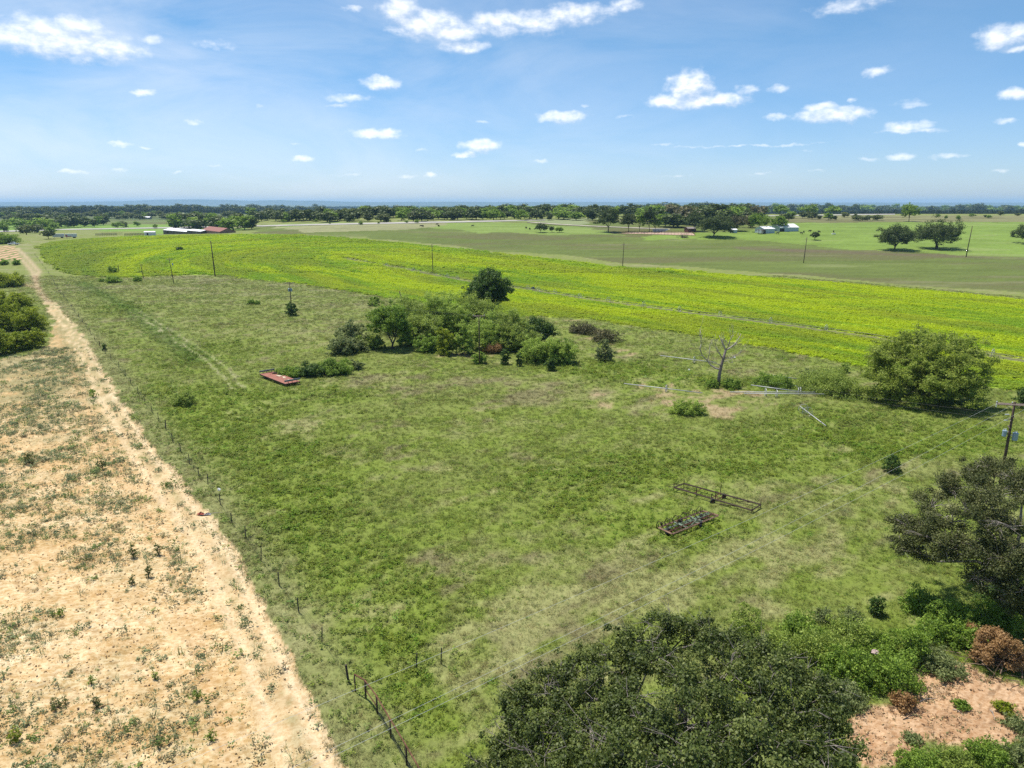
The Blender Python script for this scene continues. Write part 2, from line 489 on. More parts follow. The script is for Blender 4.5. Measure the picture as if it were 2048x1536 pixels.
def ground_albedo(x, y):
    x = np.asarray(x, float)
    y = np.asarray(y, float)
    wx, wy = warp(x, y)
    u, v = x * .8 + y * .6, -x * .6 + y * .8            # grain of the wind-laid grass
    n_big = fbm(u / 2.2, v, 22, 4, 41)
    n_mid = fbm(u / 2.4, v, 5, 4, 51)
    n_sm = fbm(u / 1.6, v, 1.5, 3, 61)
    n_fi = fbm(x, y, .6, 2, 65)
    lush = np.clip(sum(b(x, y) for b in B_LUSH), 0, 1.2)
    pale = np.clip(sum(b(x, y) for b in B_PALE), 0, 1.0)
    bare = np.clip(sum(b(x, y) for b in B_BARE), 0, 1.0)
    seed = np.clip(sum(b(x, y) for b in B_SEED), 0, 1.0)
    g_mid, g_rich, g_pale, g_brown = C(.164, .194, .046), C(.154, .200, .033), C(.222, .226, .085), C(.188, .165, .085)
    c = mixc(g_mid, g_rich, sstep(.35, .62, n_mid * .6 + n_big * .4 + .06 * lush))
    c = mixc(c, g_pale, .60 * sstep(.46, .78, .45 * n_mid + .55 * n_sm + .15 * pale - .10 * lush + .25 * (n_big - .5)))
    c = mixc(c, g_brown, .75 * sstep(.58, .76, fbm(u / 2, v, 3.2, 4, 71) * .7 + .3 * n_sm + .10 * pale - .14 * lush))
    pf = fbm(u / 1.8, v, 2.6, 3, 69)
    c = mixc(c, C(.262, .262, .105), .80 * sstep(.62, .80, pf * .75 + .25 * n_sm + .21 * seed + .04 * pale))
    c = mixc(c, C(.34, .25, .15), .8 * sstep(.56, .70, bare * .22 + .60 * fbm(u / 1.5, v, 2.4, 4, 67) + .15 * n_fi) * sstep(.12, .4, bare))
    # farther part of the pasture: olive with tan streaks
    far_w = sstep(150, 330, y)
    st = fbm(x / 4, y, 5, 4, 81)
    c = mixc(c, C(.185, .205, .066), .5 * far_w)
    c = mixc(c, C(.235, .225, .115), far_w * .7 * sstep(.56, .72, st))
    # faint wheel path
    d, s = dist_line(PATH, wx, wy)
    ruts = np.exp(-((d - 1.15) / .32) ** 2)
    c = mixc(c, C(.30, .28, .16), .75 * ruts * sstep(.3, .6, n_sm + .15))
    d2, _ = dist_line(line_px([(165, 565), (215, 595), (268, 622), (330, 668), (400, 720)], 2), wx, wy)
    c = mixc(c, C(.075, .125, .02), .7 * np.exp(-(d2 / 3.5) ** 2) * (1 - ruts))
    # verge between the sand and the wire fence
    d3, s3 = dist_line(TRACK, x, y)
    verge = sstep(9, 3, d3) * (s3 > 0) * (y < 330) * (y > 20)
    c = mixc(c, C(.235, .225, .105), .6 * verge)
    # fields beyond
    for poly, colr, bl in FIELDS:
        jx = x + (fbm(x, y, bl * 4, 3, 91) - .5) * bl * 5
        jy = y + (fbm(x, y, bl * 4, 3, 95) - .5) * bl * 5
        w = inside(poly, jx, jy) & (y > 230)
        s4 = fbm(x / 5, y, 12, 4, 101)
        s5 = fbm(x / 3, y, 35, 3, 105)
        s6 = fbm(x / 4, y, 4.5, 3, 109)
        f = colr[None, :] * (.62 + .42 * s4 + .36 * s6)[:, None]
        f = mixc(f, C(.112, .104, .045), .75 * sstep(.48, .64, .65 * s5 + .35 * s4) * (colr[1] < .20))
        f = mixc(f, C(.22, .22, .11), .3 * sstep(.66, .74, s4))
        c = np.where(w[:, None], f, c)
    band = np.exp(-((y - np.interp(x, [-50, 100, 260, 330, 420], [545, 505, 440, 418, 395])) / 9) ** 2) * (x > 150)
    c = mixc(c, C(.125, .095, .062), np.clip(.8 * band * (.4 + fbm(x / 3, y, 10, 3, 111)), 0, .9))
    # distant country: woods, meadows, bare fields
    far = sstep(1150, 1500, y)
    w1 = fbm(x / 3.5, y, 420, 4, 121)
    fc = mixc(C(.050, .072, .030), C(.15, .175, .07), sstep(.50, .60, w1))
    fc = mixc(fc, C(.36, .33, .24), .9 * sstep(.66, .70, fbm(x / 5, y, 300, 3, 131)))
    c = mixc(c, fc, far)
    # sown field
    zc = zone(x, y)
    dq, sq = dist_line(WHEELROW, x, y)
    vq = dq * sq + 9 * (fbm(x, y, 70, 2, 141) - .5)
    uq = x * .72 - y * .69
    r1 = fbm(uq / 9, vq, 3.4, 3, 145)
    r2 = fbm(uq / 5, vq, 24, 3, 151)
    cr = mixc(C(.230, .372, .022), C(.410, .510, .016), sstep(.36, .62, .55 * r1 + .45 * r2))
    cr = mixc(cr, C(.270, .320, .032), .55 * sstep(.50, .66, fbm(uq / 4, vq, 13, 3, 161)))
    dw = dq
    cr = mixc(cr, C(.185, .250, .045), .7 * sstep(-.50, -.60, x / np.maximum(y, 1)) * (.5 + .5 * r2))
    cr = mixc(cr, C(.125, .115, .07), .9 * sstep(3.2, 2.2, dw))
    c = np.where((zc == 1)[:, None], cr, c)
    # sand
    a, b = x * .93 + y * .36, -x * .36 + y * .93
    sn1 = fbm(a / 3.2, b, 1.6, 4, 171)
    sn2 = fbm(a / 2.5, b, 9, 3, 175)
    sn3 = fbm(a / 1.8, b, .5, 2, 179)
    sd = mixc(C(.52, .365, .185), C(.64, .50, .30), sstep(.34, .60, .5 * sn1 + .3 * sn2 + .2 * sn3))
    sd = mixc(sd, C(.70, .59, .40), sstep(.56, .72, .6 * sn2 + .4 * sn1))
    sd = mixc(sd, C(.30, .20, .105), .5 * sstep(.60, .74, .55 * sn1 + .45 * fbm(a / 2, b, .4, 2, 183)))
    up = sstep(75, 150, y)
    gw = sstep(.52 - .14 * up, .66 - .12 * up, .6 * fbm(a / 1.6, b, 3.5, 4, 187) + .4 * fbm(x, y, .8, 3, 191)) * .75
    sd = mixc(sd, C(.22, .22, .105), gw * (.3 + .7 * up))
    ol = sstep(95, 140, y) * sstep(-.50, -.62, x / np.maximum(y, 1) + .1 * fbm(x, y, 12, 2, 193))
    sd = mixc(sd, C(.28, .25, .125), .7 * ol * sstep(.3, .55, sn1 * .5 + .5 * sn3))
    is_s = (zc == 2)
    c = np.where(is_s[:, None], sd, c)
    # track with two worn ruts
    d, s = dist_line(TRACK, wx, wy)
    rut = np.maximum(np.exp(-((d - 1.05) / .5) ** 2) * (s > 0), np.exp(-((d - 1.2) / .45) ** 2) * (s <= 0) * .8)
    tk = mixc(C(.48, .36, .20), C(.64, .52, .345), np.clip(rut * .9 + .5 * (sn1 - .5), 0, 1))
    tk = mixc(tk, C(.27, .25, .12), .75 * sstep(.48, .62, fbm(x, y, 1.2, 3, 195)) * np.exp(-(d / .6) ** 2))
    tk = mixc(tk, C(.25, .25, .115), .65 * sstep(95, 170, y) * sstep(.40, .60, fbm(x, y, 1.5, 3, 197)) * (1 - .8 * rut))
    tk = mixc(tk, sd, .55 * sstep(.35, .6, sn1))
    c = np.where((zc == 4)[:, None], tk, c)
    c = np.where((is_s & (d < 6.5) & (s <= 0))[:, None], mixc(c, C(.53, .36, .19), .5 * np.exp(-((d - 4.2) / .7) ** 2)), c)
    # cleared ground with litter
    k1 = fbm(x, y, .7, 4, 201)
    cl = mixc(C(.42, .265, .150), C(.52, .355, .215), sstep(.36, .60, .5 * k1 + .5 * fbm(x, y, 3, 3, 205)))
    cl = mixc(cl, C(.17, .11, .065), .7 * sstep(.60, .72, fbm(x, y, .35, 3, 209) * .6 + .4 * k1))
    c = np.where((zc == 3)[:, None], cl, c)
    # twin tracks and vine rows at the far left
    for pl in FARTRACK:
        dd, _ = dist_line(pl, x, y)
        c = mixc(c, C(.42, .32, .20), .8 * np.exp(-(dd / 1.3) ** 2) * (y < 700))
    vi = inside(VINE, x, y) & (y < 700)
    row = (np.sin(x * 2 * math.pi / 7.2 + y * .0) > -.35)
    c = np.where(vi[:, None], np.where(row[:, None], C(.47, .30, .19), C(.10, .16, .03)), c)
    return np.clip(c * (.86 + .28 * n_fi)[:, None], .004, .8)


# ------------------------------------------------------------------ materials
MATS = {}


def new_mat(name):
    m_ = bpy.data.materials.new(name)
    m_.use_nodes = True
    nt = m_.node_tree
    nt.nodes.clear()
    out = nt.nodes.new('ShaderNodeOutputMaterial')
    b = nt.nodes.new('ShaderNodeBsdfPrincipled')
    nt.links.new(b.outputs[0], out.inputs['Surface'])
    return m_, nt, b, out


def mat(name, col, rough=.7, metal=0., var=.25, scale=3., col2=None, bump=0., spec=.3):
    """plain procedural surface: two tones mixed by noise, with grain"""
    if name in MATS:
        return MATS[name]
    m_, nt, b, out = new_mat(name)
    tc = nt.nodes.new('ShaderNodeTexCoord')
    n = nt.nodes.new('ShaderNodeTexNoise')
    n.inputs['Scale'].default_value = scale
    n.inputs['Detail'].default_value = 5
    nt.links.new(tc.outputs['Object'], n.inputs['Vector'])
    r = nt.nodes.new('ShaderNodeValToRGB')
    c2 = col2 if col2 else tuple(min(1, c * (1 + var)) for c in col)
    c1 = col if col2 else tuple(c * (1 - var) for c in col)
    r.color_ramp.elements[0].position = .35
    r.color_ramp.elements[1].position = .65
    r.color_ramp.elements[0].color = (*c1, 1)
    r.color_ramp.elements[1].color = (*c2, 1)
    nt.links.new(n.outputs['Fac'], r.inputs[0])
    nt.links.new(r.outputs[0], b.inputs['Base Color'])
    b.inputs['Roughness'].default_value = rough
    b.inputs['Metallic'].default_value = metal
    b.inputs['Specular IOR Level'].default_value = spec
    if bump:
        bp = nt.nodes.new('ShaderNodeBump')
        bp.inputs['Strength'].default_value = bump
        bp.inputs['Distance'].default_value = .03
        nt.links.new(n.outputs['Fac'], bp.inputs['Height'])
        nt.links.new(bp.outputs[0], b.inputs['Normal'])
    MATS[name] = m_
    return m_


def ground_mat(name, fine, bump_d, contrast, tint=None, stretch=None):
    m_, nt, b, out = new_mat(name)
    at = nt.nodes.new('ShaderNodeAttribute')
    at.attribute_name = 'alb'
    ge = nt.nodes.new('ShaderNodeNewGeometry')
    n = nt.nodes.new('ShaderNodeTexNoise')
    n.inputs['Scale'].default_value = fine
    n.inputs['Detail'].default_value = 8
    n.inputs['Roughness'].default_value = .74
    pos = ge.outputs['Position']
    if stretch:
        mp = nt.nodes.new('ShaderNodeMapping')
        mp.inputs['Rotation'].default_value = (0, 0, -.37)
        mp.inputs['Scale'].default_value = stretch
        nt.links.new(pos, mp.inputs['Vector'])
        pos = mp.outputs[0]
    nt.links.new(pos, n.inputs['Vector'])
    mr = nt.nodes.new('ShaderNodeMapRange')
    mr.inputs['From Min'].default_value = .3
    mr.inputs['From Max'].default_value = .7
    mr.inputs['To Min'].default_value = 1 - contrast
    mr.inputs['To Max'].default_value = 1 + contrast
    nt.links.new(n.outputs['Fac'], mr.inputs['Value'])
    vm = nt.nodes.new('ShaderNodeVectorMath')
    vm.operation = 'SCALE'
    nt.links.new(at.outputs['Color'], vm.inputs[0])
    nt.links.new(mr.outputs[0], vm.inputs['Scale'])
    colr = vm.outputs[0]
    if tint:
        r = nt.nodes.new('ShaderNodeValToRGB')
        r.color_ramp.elements[0].position = .40
        r.color_ramp.elements[1].position = .56
        r.color_ramp.elements[0].color = (*tint, 1)
        r.color_ramp.elements[1].color = (1, 1, 1, 1)
        nt.links.new(n.outputs['Fac'], r.inputs[0])
        v2 = nt.nodes.new('ShaderNodeVectorMath')
        v2.operation = 'MULTIPLY'
        nt.links.new(colr, v2.inputs[0])
        nt.links.new(r.outputs[0], v2.inputs[1])
        colr = v2.outputs[0]
    nt.links.new(colr, b.inputs['Base Color'])
    b.inputs['Roughness'].default_value = .95
    b.inputs['Specular IOR Level'].default_value = .1
    bp = nt.nodes.new('ShaderNodeBump')
    bp.inputs['Strength'].default_value = .8
    bp.inputs['Distance'].default_value = bump_d
    nt.links.new(n.outputs['Fac'], bp.inputs['Height'])
    nt.links.new(bp.outputs[0], b.inputs['Normal'])
    return m_


def leaf_mat(name, dark, mid, light, trans=.3, instanced=False, gloss=.25, spread=(.68, 1.36)):
    """leaves: tone per leaf from a face attribute, part of the light passes through"""
    if name in MATS:
        return MATS[name]
    m_, nt, b, out = new_mat(name)
    at = nt.nodes.new('ShaderNodeAttribute')
    at.attribute_name = 'lv'
    if instanced:
        ai = nt.nodes.new('ShaderNodeAttribute')
        ai.attribute_type = 'INSTANCER'
        ai.attribute_name = 'col'
        mr = nt.nodes.new('ShaderNodeMapRange')
        mr.inputs['To Min'].default_value = spread[0]
        mr.inputs['To Max'].default_value = spread[1]
        nt.links.new(at.outputs['Fac'], mr.inputs['Value'])
        vm = nt.nodes.new('ShaderNodeVectorMath')
        vm.operation = 'SCALE'
        nt.links.new(ai.outputs['Color'], vm.inputs[0])
        nt.links.new(mr.outputs[0], vm.inputs['Scale'])
        colr = vm.outputs[0]
    else:
        r = nt.nodes.new('ShaderNodeValToRGB')
        r.color_ramp.elements[0].color = (*dark, 1)
        r.color_ramp.elements[1].color = (*light, 1)
        e = r.color_ramp.elements.new(.5)
        e.color = (*mid, 1)
        nt.links.new(at.outputs['Fac'], r.inputs[0])
        colr = r.outputs[0]
    nt.links.new(colr, b.inputs['Base Color'])
    b.inputs['Roughness'].default_value = .55
    b.inputs['Specular IOR Level'].default_value = gloss
    tr = nt.nodes.new('ShaderNodeBsdfTranslucent')
    nt.links.new(colr, tr.inputs['Color'])
    mx = nt.nodes.new('ShaderNodeMixShader')
    mx.inputs[0].default_value = trans
    nt.links.new(b.outputs[0], mx.inputs[1])
    nt.links.new(tr.outputs[0], mx.inputs[2])
    nt.links.new(mx.outputs[0], out.inputs['Surface'])
    MATS[name] = m_
    return m_


# ------------------------------------------------------------------ object helpers
def tag(o, label=None, cat=None, group=None, kind=None):
    if label:
        o['label'] = label
    if cat:
        o['category'] = cat
    if group:
        o['group'] = group
    if kind:
        o['kind'] = kind
    return o


def empty(name, loc, rz=0, **kw):
    o = bpy.data.objects.new(name, None)
    o.empty_display_size = .3
    COL.objects.link(o)
    o.location = loc
    o.rotation_euler = (0, 0, rz)
    return tag(o, **kw)


def link_mesh(name, me, parent=None, **kw):
    o = bpy.data.objects.new(name, me)
    COL.objects.link(o)
    if parent is not None:
        o.parent = parent
    return tag(o, **kw)


def copy_tree(o, parent=None):
    c = o.copy()
    COL.objects.link(c)
    if parent is not None:
        c.parent = parent
    for ch in [q for q in o.children]:
        copy_tree(ch, c)
    return c


def np_mesh(name, v, f, mats, attrs=(), smooth=False, mat_idx=None):
    """mesh from arrays: v (n,3), f (m,k) with one k"""
    me = bpy.data.meshes.new(name)
    v = np.ascontiguousarray(v, np.float32)
    f = np.ascontiguousarray(f, np.int32)
    k = f.shape[1]
    me.vertices.add(len(v))
    me.vertices.foreach_set('co', v.ravel())
    me.loops.add(f.size)
    me.loops.foreach_set('vertex_index', f.ravel())
    me.polygons.add(len(f))
    me.polygons.foreach_set('loop_start', np.arange(0, f.size, k, dtype=np.int32))
    me.polygons.foreach_set('loop_total', np.full(len(f), k, np.int32))
    if smooth:
        me.polygons.foreach_set('use_smooth', np.ones(len(f), bool))
    for m_ in (mats if isinstance(mats, (list, tuple)) else [mats]):
        me.materials.append(m_)
    if mat_idx is not None:
        me.polygons.foreach_set('material_index', np.asarray(mat_idx, np.int32))
    for (an, typ, dom, data) in attrs:
        a = me.attributes.new(an, typ, dom)
        a.data.foreach_set('color' if typ == 'FLOAT_COLOR' else ('vector' if typ == 'FLOAT_VECTOR' else 'value'), np.ascontiguousarray(data).ravel())
    me.update()
    return me


class MB:
    """collects boxes, tubes and prisms into one mesh"""

    def __init__(self):
        self.v, self.f, self.mi = [], [], []
        self.cur = 0

    def add(self, vs, fs):
        b = len(self.v)
        self.v += [tuple(map(float, p)) for p in vs]
        self.f += [tuple(i + b for i in q) for q in fs]
        self.mi += [self.cur] * len(fs)
        return self

    def box(self, c, s, rz=0., tilt=None):
        c = np.array(c, float)
        hx, hy, hz = [q / 2 for q in s]
        pts = np.array([(x, y, z) for z in (-hz, hz) for y in (-hy, hy) for x in (-hx, hx)])
        if tilt is not None:                       # rotate about x
            ct, st = math.cos(tilt), math.sin(tilt)
            pts = pts @ np.array([[1, 0, 0], [0, ct, st], [0, -st, ct]])
        cr, sr = math.cos(rz), math.sin(rz)
        pts = pts @ np.array([[cr, sr, 0], [-sr, cr, 0], [0, 0, 1]]) + c
        return self.add(pts, [(0, 2, 3, 1), (4, 5, 7, 6), (0, 1, 5, 4), (1, 3, 7, 5), (3, 2, 6, 7), (2, 0, 4, 6)])

    def tube(self, pts, r, n=6, cap=True):
        pts = np.array(pts, float)
        k = len(pts)
        rs = np.full(k, r) if np.isscalar(r) else np.array(r, float)
        d = np.gradient(pts, axis=0)
        vs = []
        for i in range(k):
            t = d[i] / (np.linalg.norm(d[i]) + 1e-9)
            ref = np.array((0, 0, 1.)) if abs(t[2]) < .9 else np.array((1., 0, 0))
            a = np.cross(t, ref)
            a /= np.linalg.norm(a) + 1e-9
            b = np.cross(t, a)
            for j in range(n):
                an = 2 * math.pi * j / n
                vs.append(pts[i] + rs[i] * (math.cos(an) * a + math.sin(an) * b))
        fs = []
        for i in range(k - 1):
            for j in range(n):
                j2 = (j + 1) % n
                fs.append((i * n + j, i * n + j2, (i + 1) * n + j2, (i + 1) * n + j))
        if cap:
            fs.append(tuple(range(n))[::-1])
            fs.append(tuple((k - 1) * n + j for j in range(n)))
        return self.add(vs, fs)

    def bar(self, a, b, w=.08, n=4):
        return self.tube([a, b], w / 2 * (1.35 if n == 4 else 1), n)

    def ring(self, c, ax_u, ax_v, R, r, n=20, m=5, a0=0., a1=2 * math.pi):
        c, u, w = np.array(c, float), np.array(ax_u, float), np.array(ax_v, float)
        full = abs(a1 - a0 - 2 * math.pi) < 1e-6
        angs = np.linspace(a0, a1, n + 1)
        pts = [c + R * (math.cos(a) * u + math.sin(a) * w) for a in angs]
        return self.tube(pts, r, m, cap=not full)

    def prism(self, outline, y0, y1):
        """outline of (x,z) points extruded along y"""
        n = len(outline)
        vs = [(x, y0, z) for x, z in outline] + [(x, y1, z) for x, z in outline]
        fs = [tuple(range(n)), tuple(range(2 * n - 1, n - 1, -1))]
        for i in range(n):
            j = (i + 1) % n
            fs.append((i, i + n, j + n, j))
        return self.add(vs, fs)

    def mesh(self, name, mats, smooth=False):
        me = bpy.data.meshes.new(name)
        me.from_pydata(self.v, [], self.f)
        for m_ in (mats if isinstance(mats, (list, tuple)) else [mats]):
            me.materials.append(m_)
        me.polygons.foreach_set('material_index', self.mi)
        if smooth:
            me.polygons.foreach_set('use_smooth', [True] * len(self.f))
        me.update()
        return me

    def build(self, name, mats, parent=None, smooth=False, **kw):
        return link_mesh(name, self.mesh(name, mats, smooth), parent, **kw)


# ------------------------------------------------------------------ the ground
def build_ground():
    t = np.concatenate([-np.geomspace(12, 1.0, 16)[:-1], np.arange(-.98, .981, .0031), np.geomspace(1.0, 12, 16)[1:]])
    y = np.concatenate([np.geomspace(2, 29, 12), np.exp(np.arange(math.log(30), math.log(350), .0115)), np.exp(np.arange(math.log(351), math.log(1500), .0082)), np.geomspace(1510, 25000, 80)])
    T, Y = np.meshgrid(t, y)
    X = np.clip(T * Y, -25000, 25000)
    x, yy = X.ravel(), Y.ravel()
    z = terrain(x, yy)
    # furrows and clods of the sand, wheel ruts
    alb = np.zeros((len(x), 3))
    for i in range(0, len(x), 60000):
        alb[i:i + 60000] = ground_albedo(x[i:i + 60000], yy[i:i + 60000])
    zc = zone(x, yy)
    nearw = np.clip(1.5 - yy / 250, 0, 1)
    sa = -x * .36 + yy * .93
    z = z + np.where(zc == 2, nearw * ((fbm(x, yy, .9, 3, 301) - .5) * .22 + .04 * np.sin(sa * 2 * math.pi / 1.1)), 0)
    d, s = dist_line(TRACK, x, yy)
    z = z - np.where(yy < 400, .12 * np.exp(-((d - 1.1) / .4) ** 2), 0)
    z = z + np.where(zc == 3, (fbm(x, yy, .8, 3, 303) - .5) * .2, 0)
    z = z + np.where(zc == 1, (fbm(x / 3, yy, 9, 3, 305) - .5) * .8, 0)
    nr, nc = len(y), len(t)
    idx = np.arange(nr * nc).reshape(nr, nc)
    q = np.stack([idx[:-1, :-1], idx[:-1, 1:], idx[1:, 1:], idx[1:, :-1]], -1).reshape(-1, 4)
    fx, fy = x[q].mean(1), yy[q].mean(1)
    fz = zone(fx, fy)
    V = np.stack([x, yy, z], 1)
    gm_ = ground_mat('pasture_ground', 3.0, .12, .28)
    specs = [(0, 'ground', gm_), (1, 'crop_field', ground_mat('crop_ground', 1.6, .3, .3)), (2, 'sandy_field', ground_mat('sand', 2.4, .16, .12, (.80, .68, .50), (.85, 1.2, 1))),
             (3, 'bare_clearing', ground_mat('cleared_earth', 3.5, .12, .15, (.80, .68, .56), (.8, 1.3, 1))), (4, 'dirt_track', ground_mat('track_earth', 3.0, .08, .10, (.88, .78, .66), (1, 1, 1)))]
    for zi, name, m_ in specs:
        qq = q[fz == zi]
        u, inv = np.unique(qq.ravel(), return_inverse=True)
        me = np_mesh(name, V[u], inv.reshape(-1, 4), m_, [('alb', 'FLOAT_COLOR', 'POINT', np.concatenate([alb[u], np.ones((len(u), 1))], 1).astype(np.float32))], smooth=True)
        link_mesh(name, me, kind='structure')
    # the land behind and beside the camera
    E = 25000.
    v = np.array([(-E, -E, 0), (E, -E, 0), (E, E / 12, 0), (24, 2, 0), (-24, 2, 0), (-E, E / 12, 0)])
    me = bpy.data.meshes.new('rear_ground')
    me.from_pydata([tuple(p) for p in v], [], [(0, 1, 3, 4), (1, 2, 3), (0, 4, 5)])
    a = me.attributes.new('alb', 'FLOAT_COLOR', 'POINT')
    a.data.foreach_set('color', np.tile((.12, .15, .05, 1), 6).astype(np.float32))
    me.materials.append(gm_)
    link_mesh('rear_ground', me, kind='structure')


build_ground()


def build_haze():
    mb = MB()
    mb.box((0, 0, 64), (52500, 52500, 164))
    m_ = bpy.data.materials.new('haze')
    m_.use_nodes = True
    nt = m_.node_tree
    nt.nodes.clear()
    out = nt.nodes.new('ShaderNodeOutputMaterial')
    pv = nt.nodes.new('ShaderNodeVolumePrincipled')
    pv.inputs['Color'].default_value = (.40, .66, 1.0, 1)
    pv.inputs['Density'].default_value = HAZE
    pv.inputs['Anisotropy'].default_value = .1
    nt.links.new(pv.outputs[0], out.inputs['Volume'])
    mb.build('haze', m_, label='pale blue summer haze lying over the far country', kind='stuff')


HAZE = 5.6e-5


# ------------------------------------------------------------------ plants: crowns and trunks
def ortho(n):
    ref = np.where(np.abs(n[:, 2:3]) < .9, np.array([[0, 0, 1.]]), np.array([[1., 0, 0]]))
    a = np.cross(n, ref)
    a /= np.linalg.norm(a, axis=1, keepdims=True) + 1e-9
    return a, np.cross(n, a)


def leaves(rng, cen, rad, n, ll, lw, flat=.85, shell=.25, droop=.0, up=.35, tone=.25):
    """n leaf quads over clumps; returns verts, quads, tone per leaf"""
    cen, rad = np.asarray(cen, float), np.asarray(rad, float)
    pr = rad ** 2
    ci = rng.choice(len(cen), n, p=pr / pr.sum())
    d = rng.normal(size=(n, 3))
    d /= np.linalg.norm(d, axis=1, keepdims=True)
    d[:, 2] = np.where(d[:, 2] < -.3, d[:, 2] * .5, d[:, 2])
    rr = rad[ci] * (shell + (1 - shell) * rng.random(n) ** .6) * (1 + .18 * rng.normal(size=n))
    p = cen[ci] + d * rr[:, None] * np.array([1, 1, flat])
    nm = d * .8 + rng.normal(size=(n, 3)) * .6 + np.array([0, 0, up])
    nm /= np.linalg.norm(nm, axis=1, keepdims=True) + 1e-9
    a, b = ortho(nm)
    an = rng.random(n) * 2 * math.pi
    ax = a * np.cos(an)[:, None] + b * np.sin(an)[:, None]
    ax[:, 2] -= droop
    ax /= np.linalg.norm(ax, axis=1, keepdims=True) + 1e-9
    bx = np.cross(nm, ax)
    bx /= np.linalg.norm(bx, axis=1, keepdims=True) + 1e-9
    s = (.65 + .7 * rng.random(n))[:, None]
    L_, W_ = ll * s, lw * s
    fold = nm * (W_ * .25)
    v = np.stack([p - ax * L_ * .5, p + bx * W_ * .5 + fold + ax * L_ * .08, p + ax * L_ * .5, p - bx * W_ * .5 + fold + ax * L_ * .08], 1).reshape(-1, 3)
    f = np.arange(4 * n).reshape(-1, 4)
    ct = rng.random(len(cen))
    lv = np.clip(.5 + tone * (ct[ci] - .5) * 2 + .22 * rng.normal(size=n), 0, 1)
    return v, f, lv


def crown(name, rng, cen, rad, n, ll, lw, m_, **kw):
    v, f, lv = leaves(rng, cen, rad, n, ll, lw, **kw)
    return np_mesh(name, v, f, m_, [('lv', 'FLOAT', 'FACE', lv.astype(np.float32))])


def clumps_round(rng, R, Rz, zc, n, rc, low=-.35, jit=.25, squash=1.0):
    c, r = [], []
    for i in range(n):
        k = i + .5
        ph = math.acos(1 - (1 - low) * k / n) if n > 1 else 0
        th = math.pi * (1 + 5 ** .5) * k
        q = .70 + .32 * rng.random() if rng.random() < .8 else .25 + .3 * rng.random()
        d = np.array([math.cos(th) * math.sin(ph), math.sin(th) * math.sin(ph), math.cos(ph)])
        d = d + rng.normal(size=3) * jit * .5
        c.append((d[0] * R * q, d[1] * R * q * squash, zc + d[2] * Rz * q))
        r.append(rc * (.65 + .7 * rng.random()))
    return np.array(c), np.array(r)


def limbs(rng, mb, cen, trunk_h, r0, n_main=6, base=(0, 0, 0), lean=(0, 0), twigs=0, rad=None, multi=1, n=6):
    """trunk, main limbs, a branch to each clump and optional twigs"""
    cen = np.asarray(cen)
    base = np.array(base, float)
    tops = []
    for k in range(multi):
        off = np.array([rng.normal() * .25 * (multi > 1), rng.normal() * .25 * (multi > 1), 0])
        sp = np.array([rng.normal() * .28, rng.normal() * .28, 0]) * trunk_h * (multi > 1)
        top = base + np.array([lean[0], lean[1], trunk_h]) + sp
        midp = (base + top) / 2 + np.array([rng.normal() * .06, rng.normal() * .06, 0]) * trunk_h
        mb.tube([base + off - np.array([0, 0, .25]), base + off * 1.05 + (midp - base) * .25, midp + off * .7, top], [r0 * 1.35, r0 * 1.0, r0 * .86, r0 * .72], n + 2)
        tops.append((top, r0 * .72))
    order = rng.permutation(len(cen))
    main = order[:n_main]
    nodes = []
    for k, i in enumerate(main):
        top, rt = tops[k % len(tops)]
        tgt = cen[i]
        m1 = top * .62 + tgt * .38 + np.array([rng.normal() * .08, rng.normal() * .08, .10]) * np.linalg.norm(tgt - top)
        m2 = top * .28 + tgt * .72 + rng.normal(size=3) * .07 * np.linalg.norm(tgt - top)
        mb.tube([top - np.array([0, 0, .1]), m1, m2, tgt], [rt * .75, rt * .5, rt * .32, rt * .12], n)
        nodes += [(top, rt * .7), (m1, rt * .45), (m2, rt * .3)]
    P = np.array([q[0] for q in nodes])
    for i in order[n_main:]:
        tgt = cen[i]
        k = int(np.argmin(np.linalg.norm(P - tgt, axis=1) + .35 * np.maximum(0, P[:, 2] - tgt[2])))
        a, ra = nodes[k]
        ln = np.linalg.norm(tgt - a)
        m1 = (a + tgt) / 2 + rng.normal(size=3) * .10 * ln + np.array([0, 0, .06 * ln])
        mb.tube([a, m1, tgt], [ra * .7, ra * .45, max(ra * .15, .012)], max(4, n - 2))
    if twigs:
        for i in range(len(cen)):
            for _ in range(twigs):
                d = rng.normal(size=3)
                d[2] = abs(d[2]) * .5 + .1
                d /= np.linalg.norm(d)
                R_ = (rad[i] if rad is not None else 1.) * (.8 + .5 * rng.random())
                e = cen[i] + d * R_ * np.array([1, 1, .8])
                mid = cen[i] * .45 + e * .55 + rng.normal(size=3) * .12 * R_
                mb.tube([cen[i], mid, e], [.035, .022, .008], 3, cap=False)
                for _ in range(2):
                    d2 = d + rng.normal(size=3) * .7
                    d2 /= np.linalg.norm(d2)
                    mb.tube([mid, mid + d2 * R_ * .5], [.016, .006], 3, cap=False)


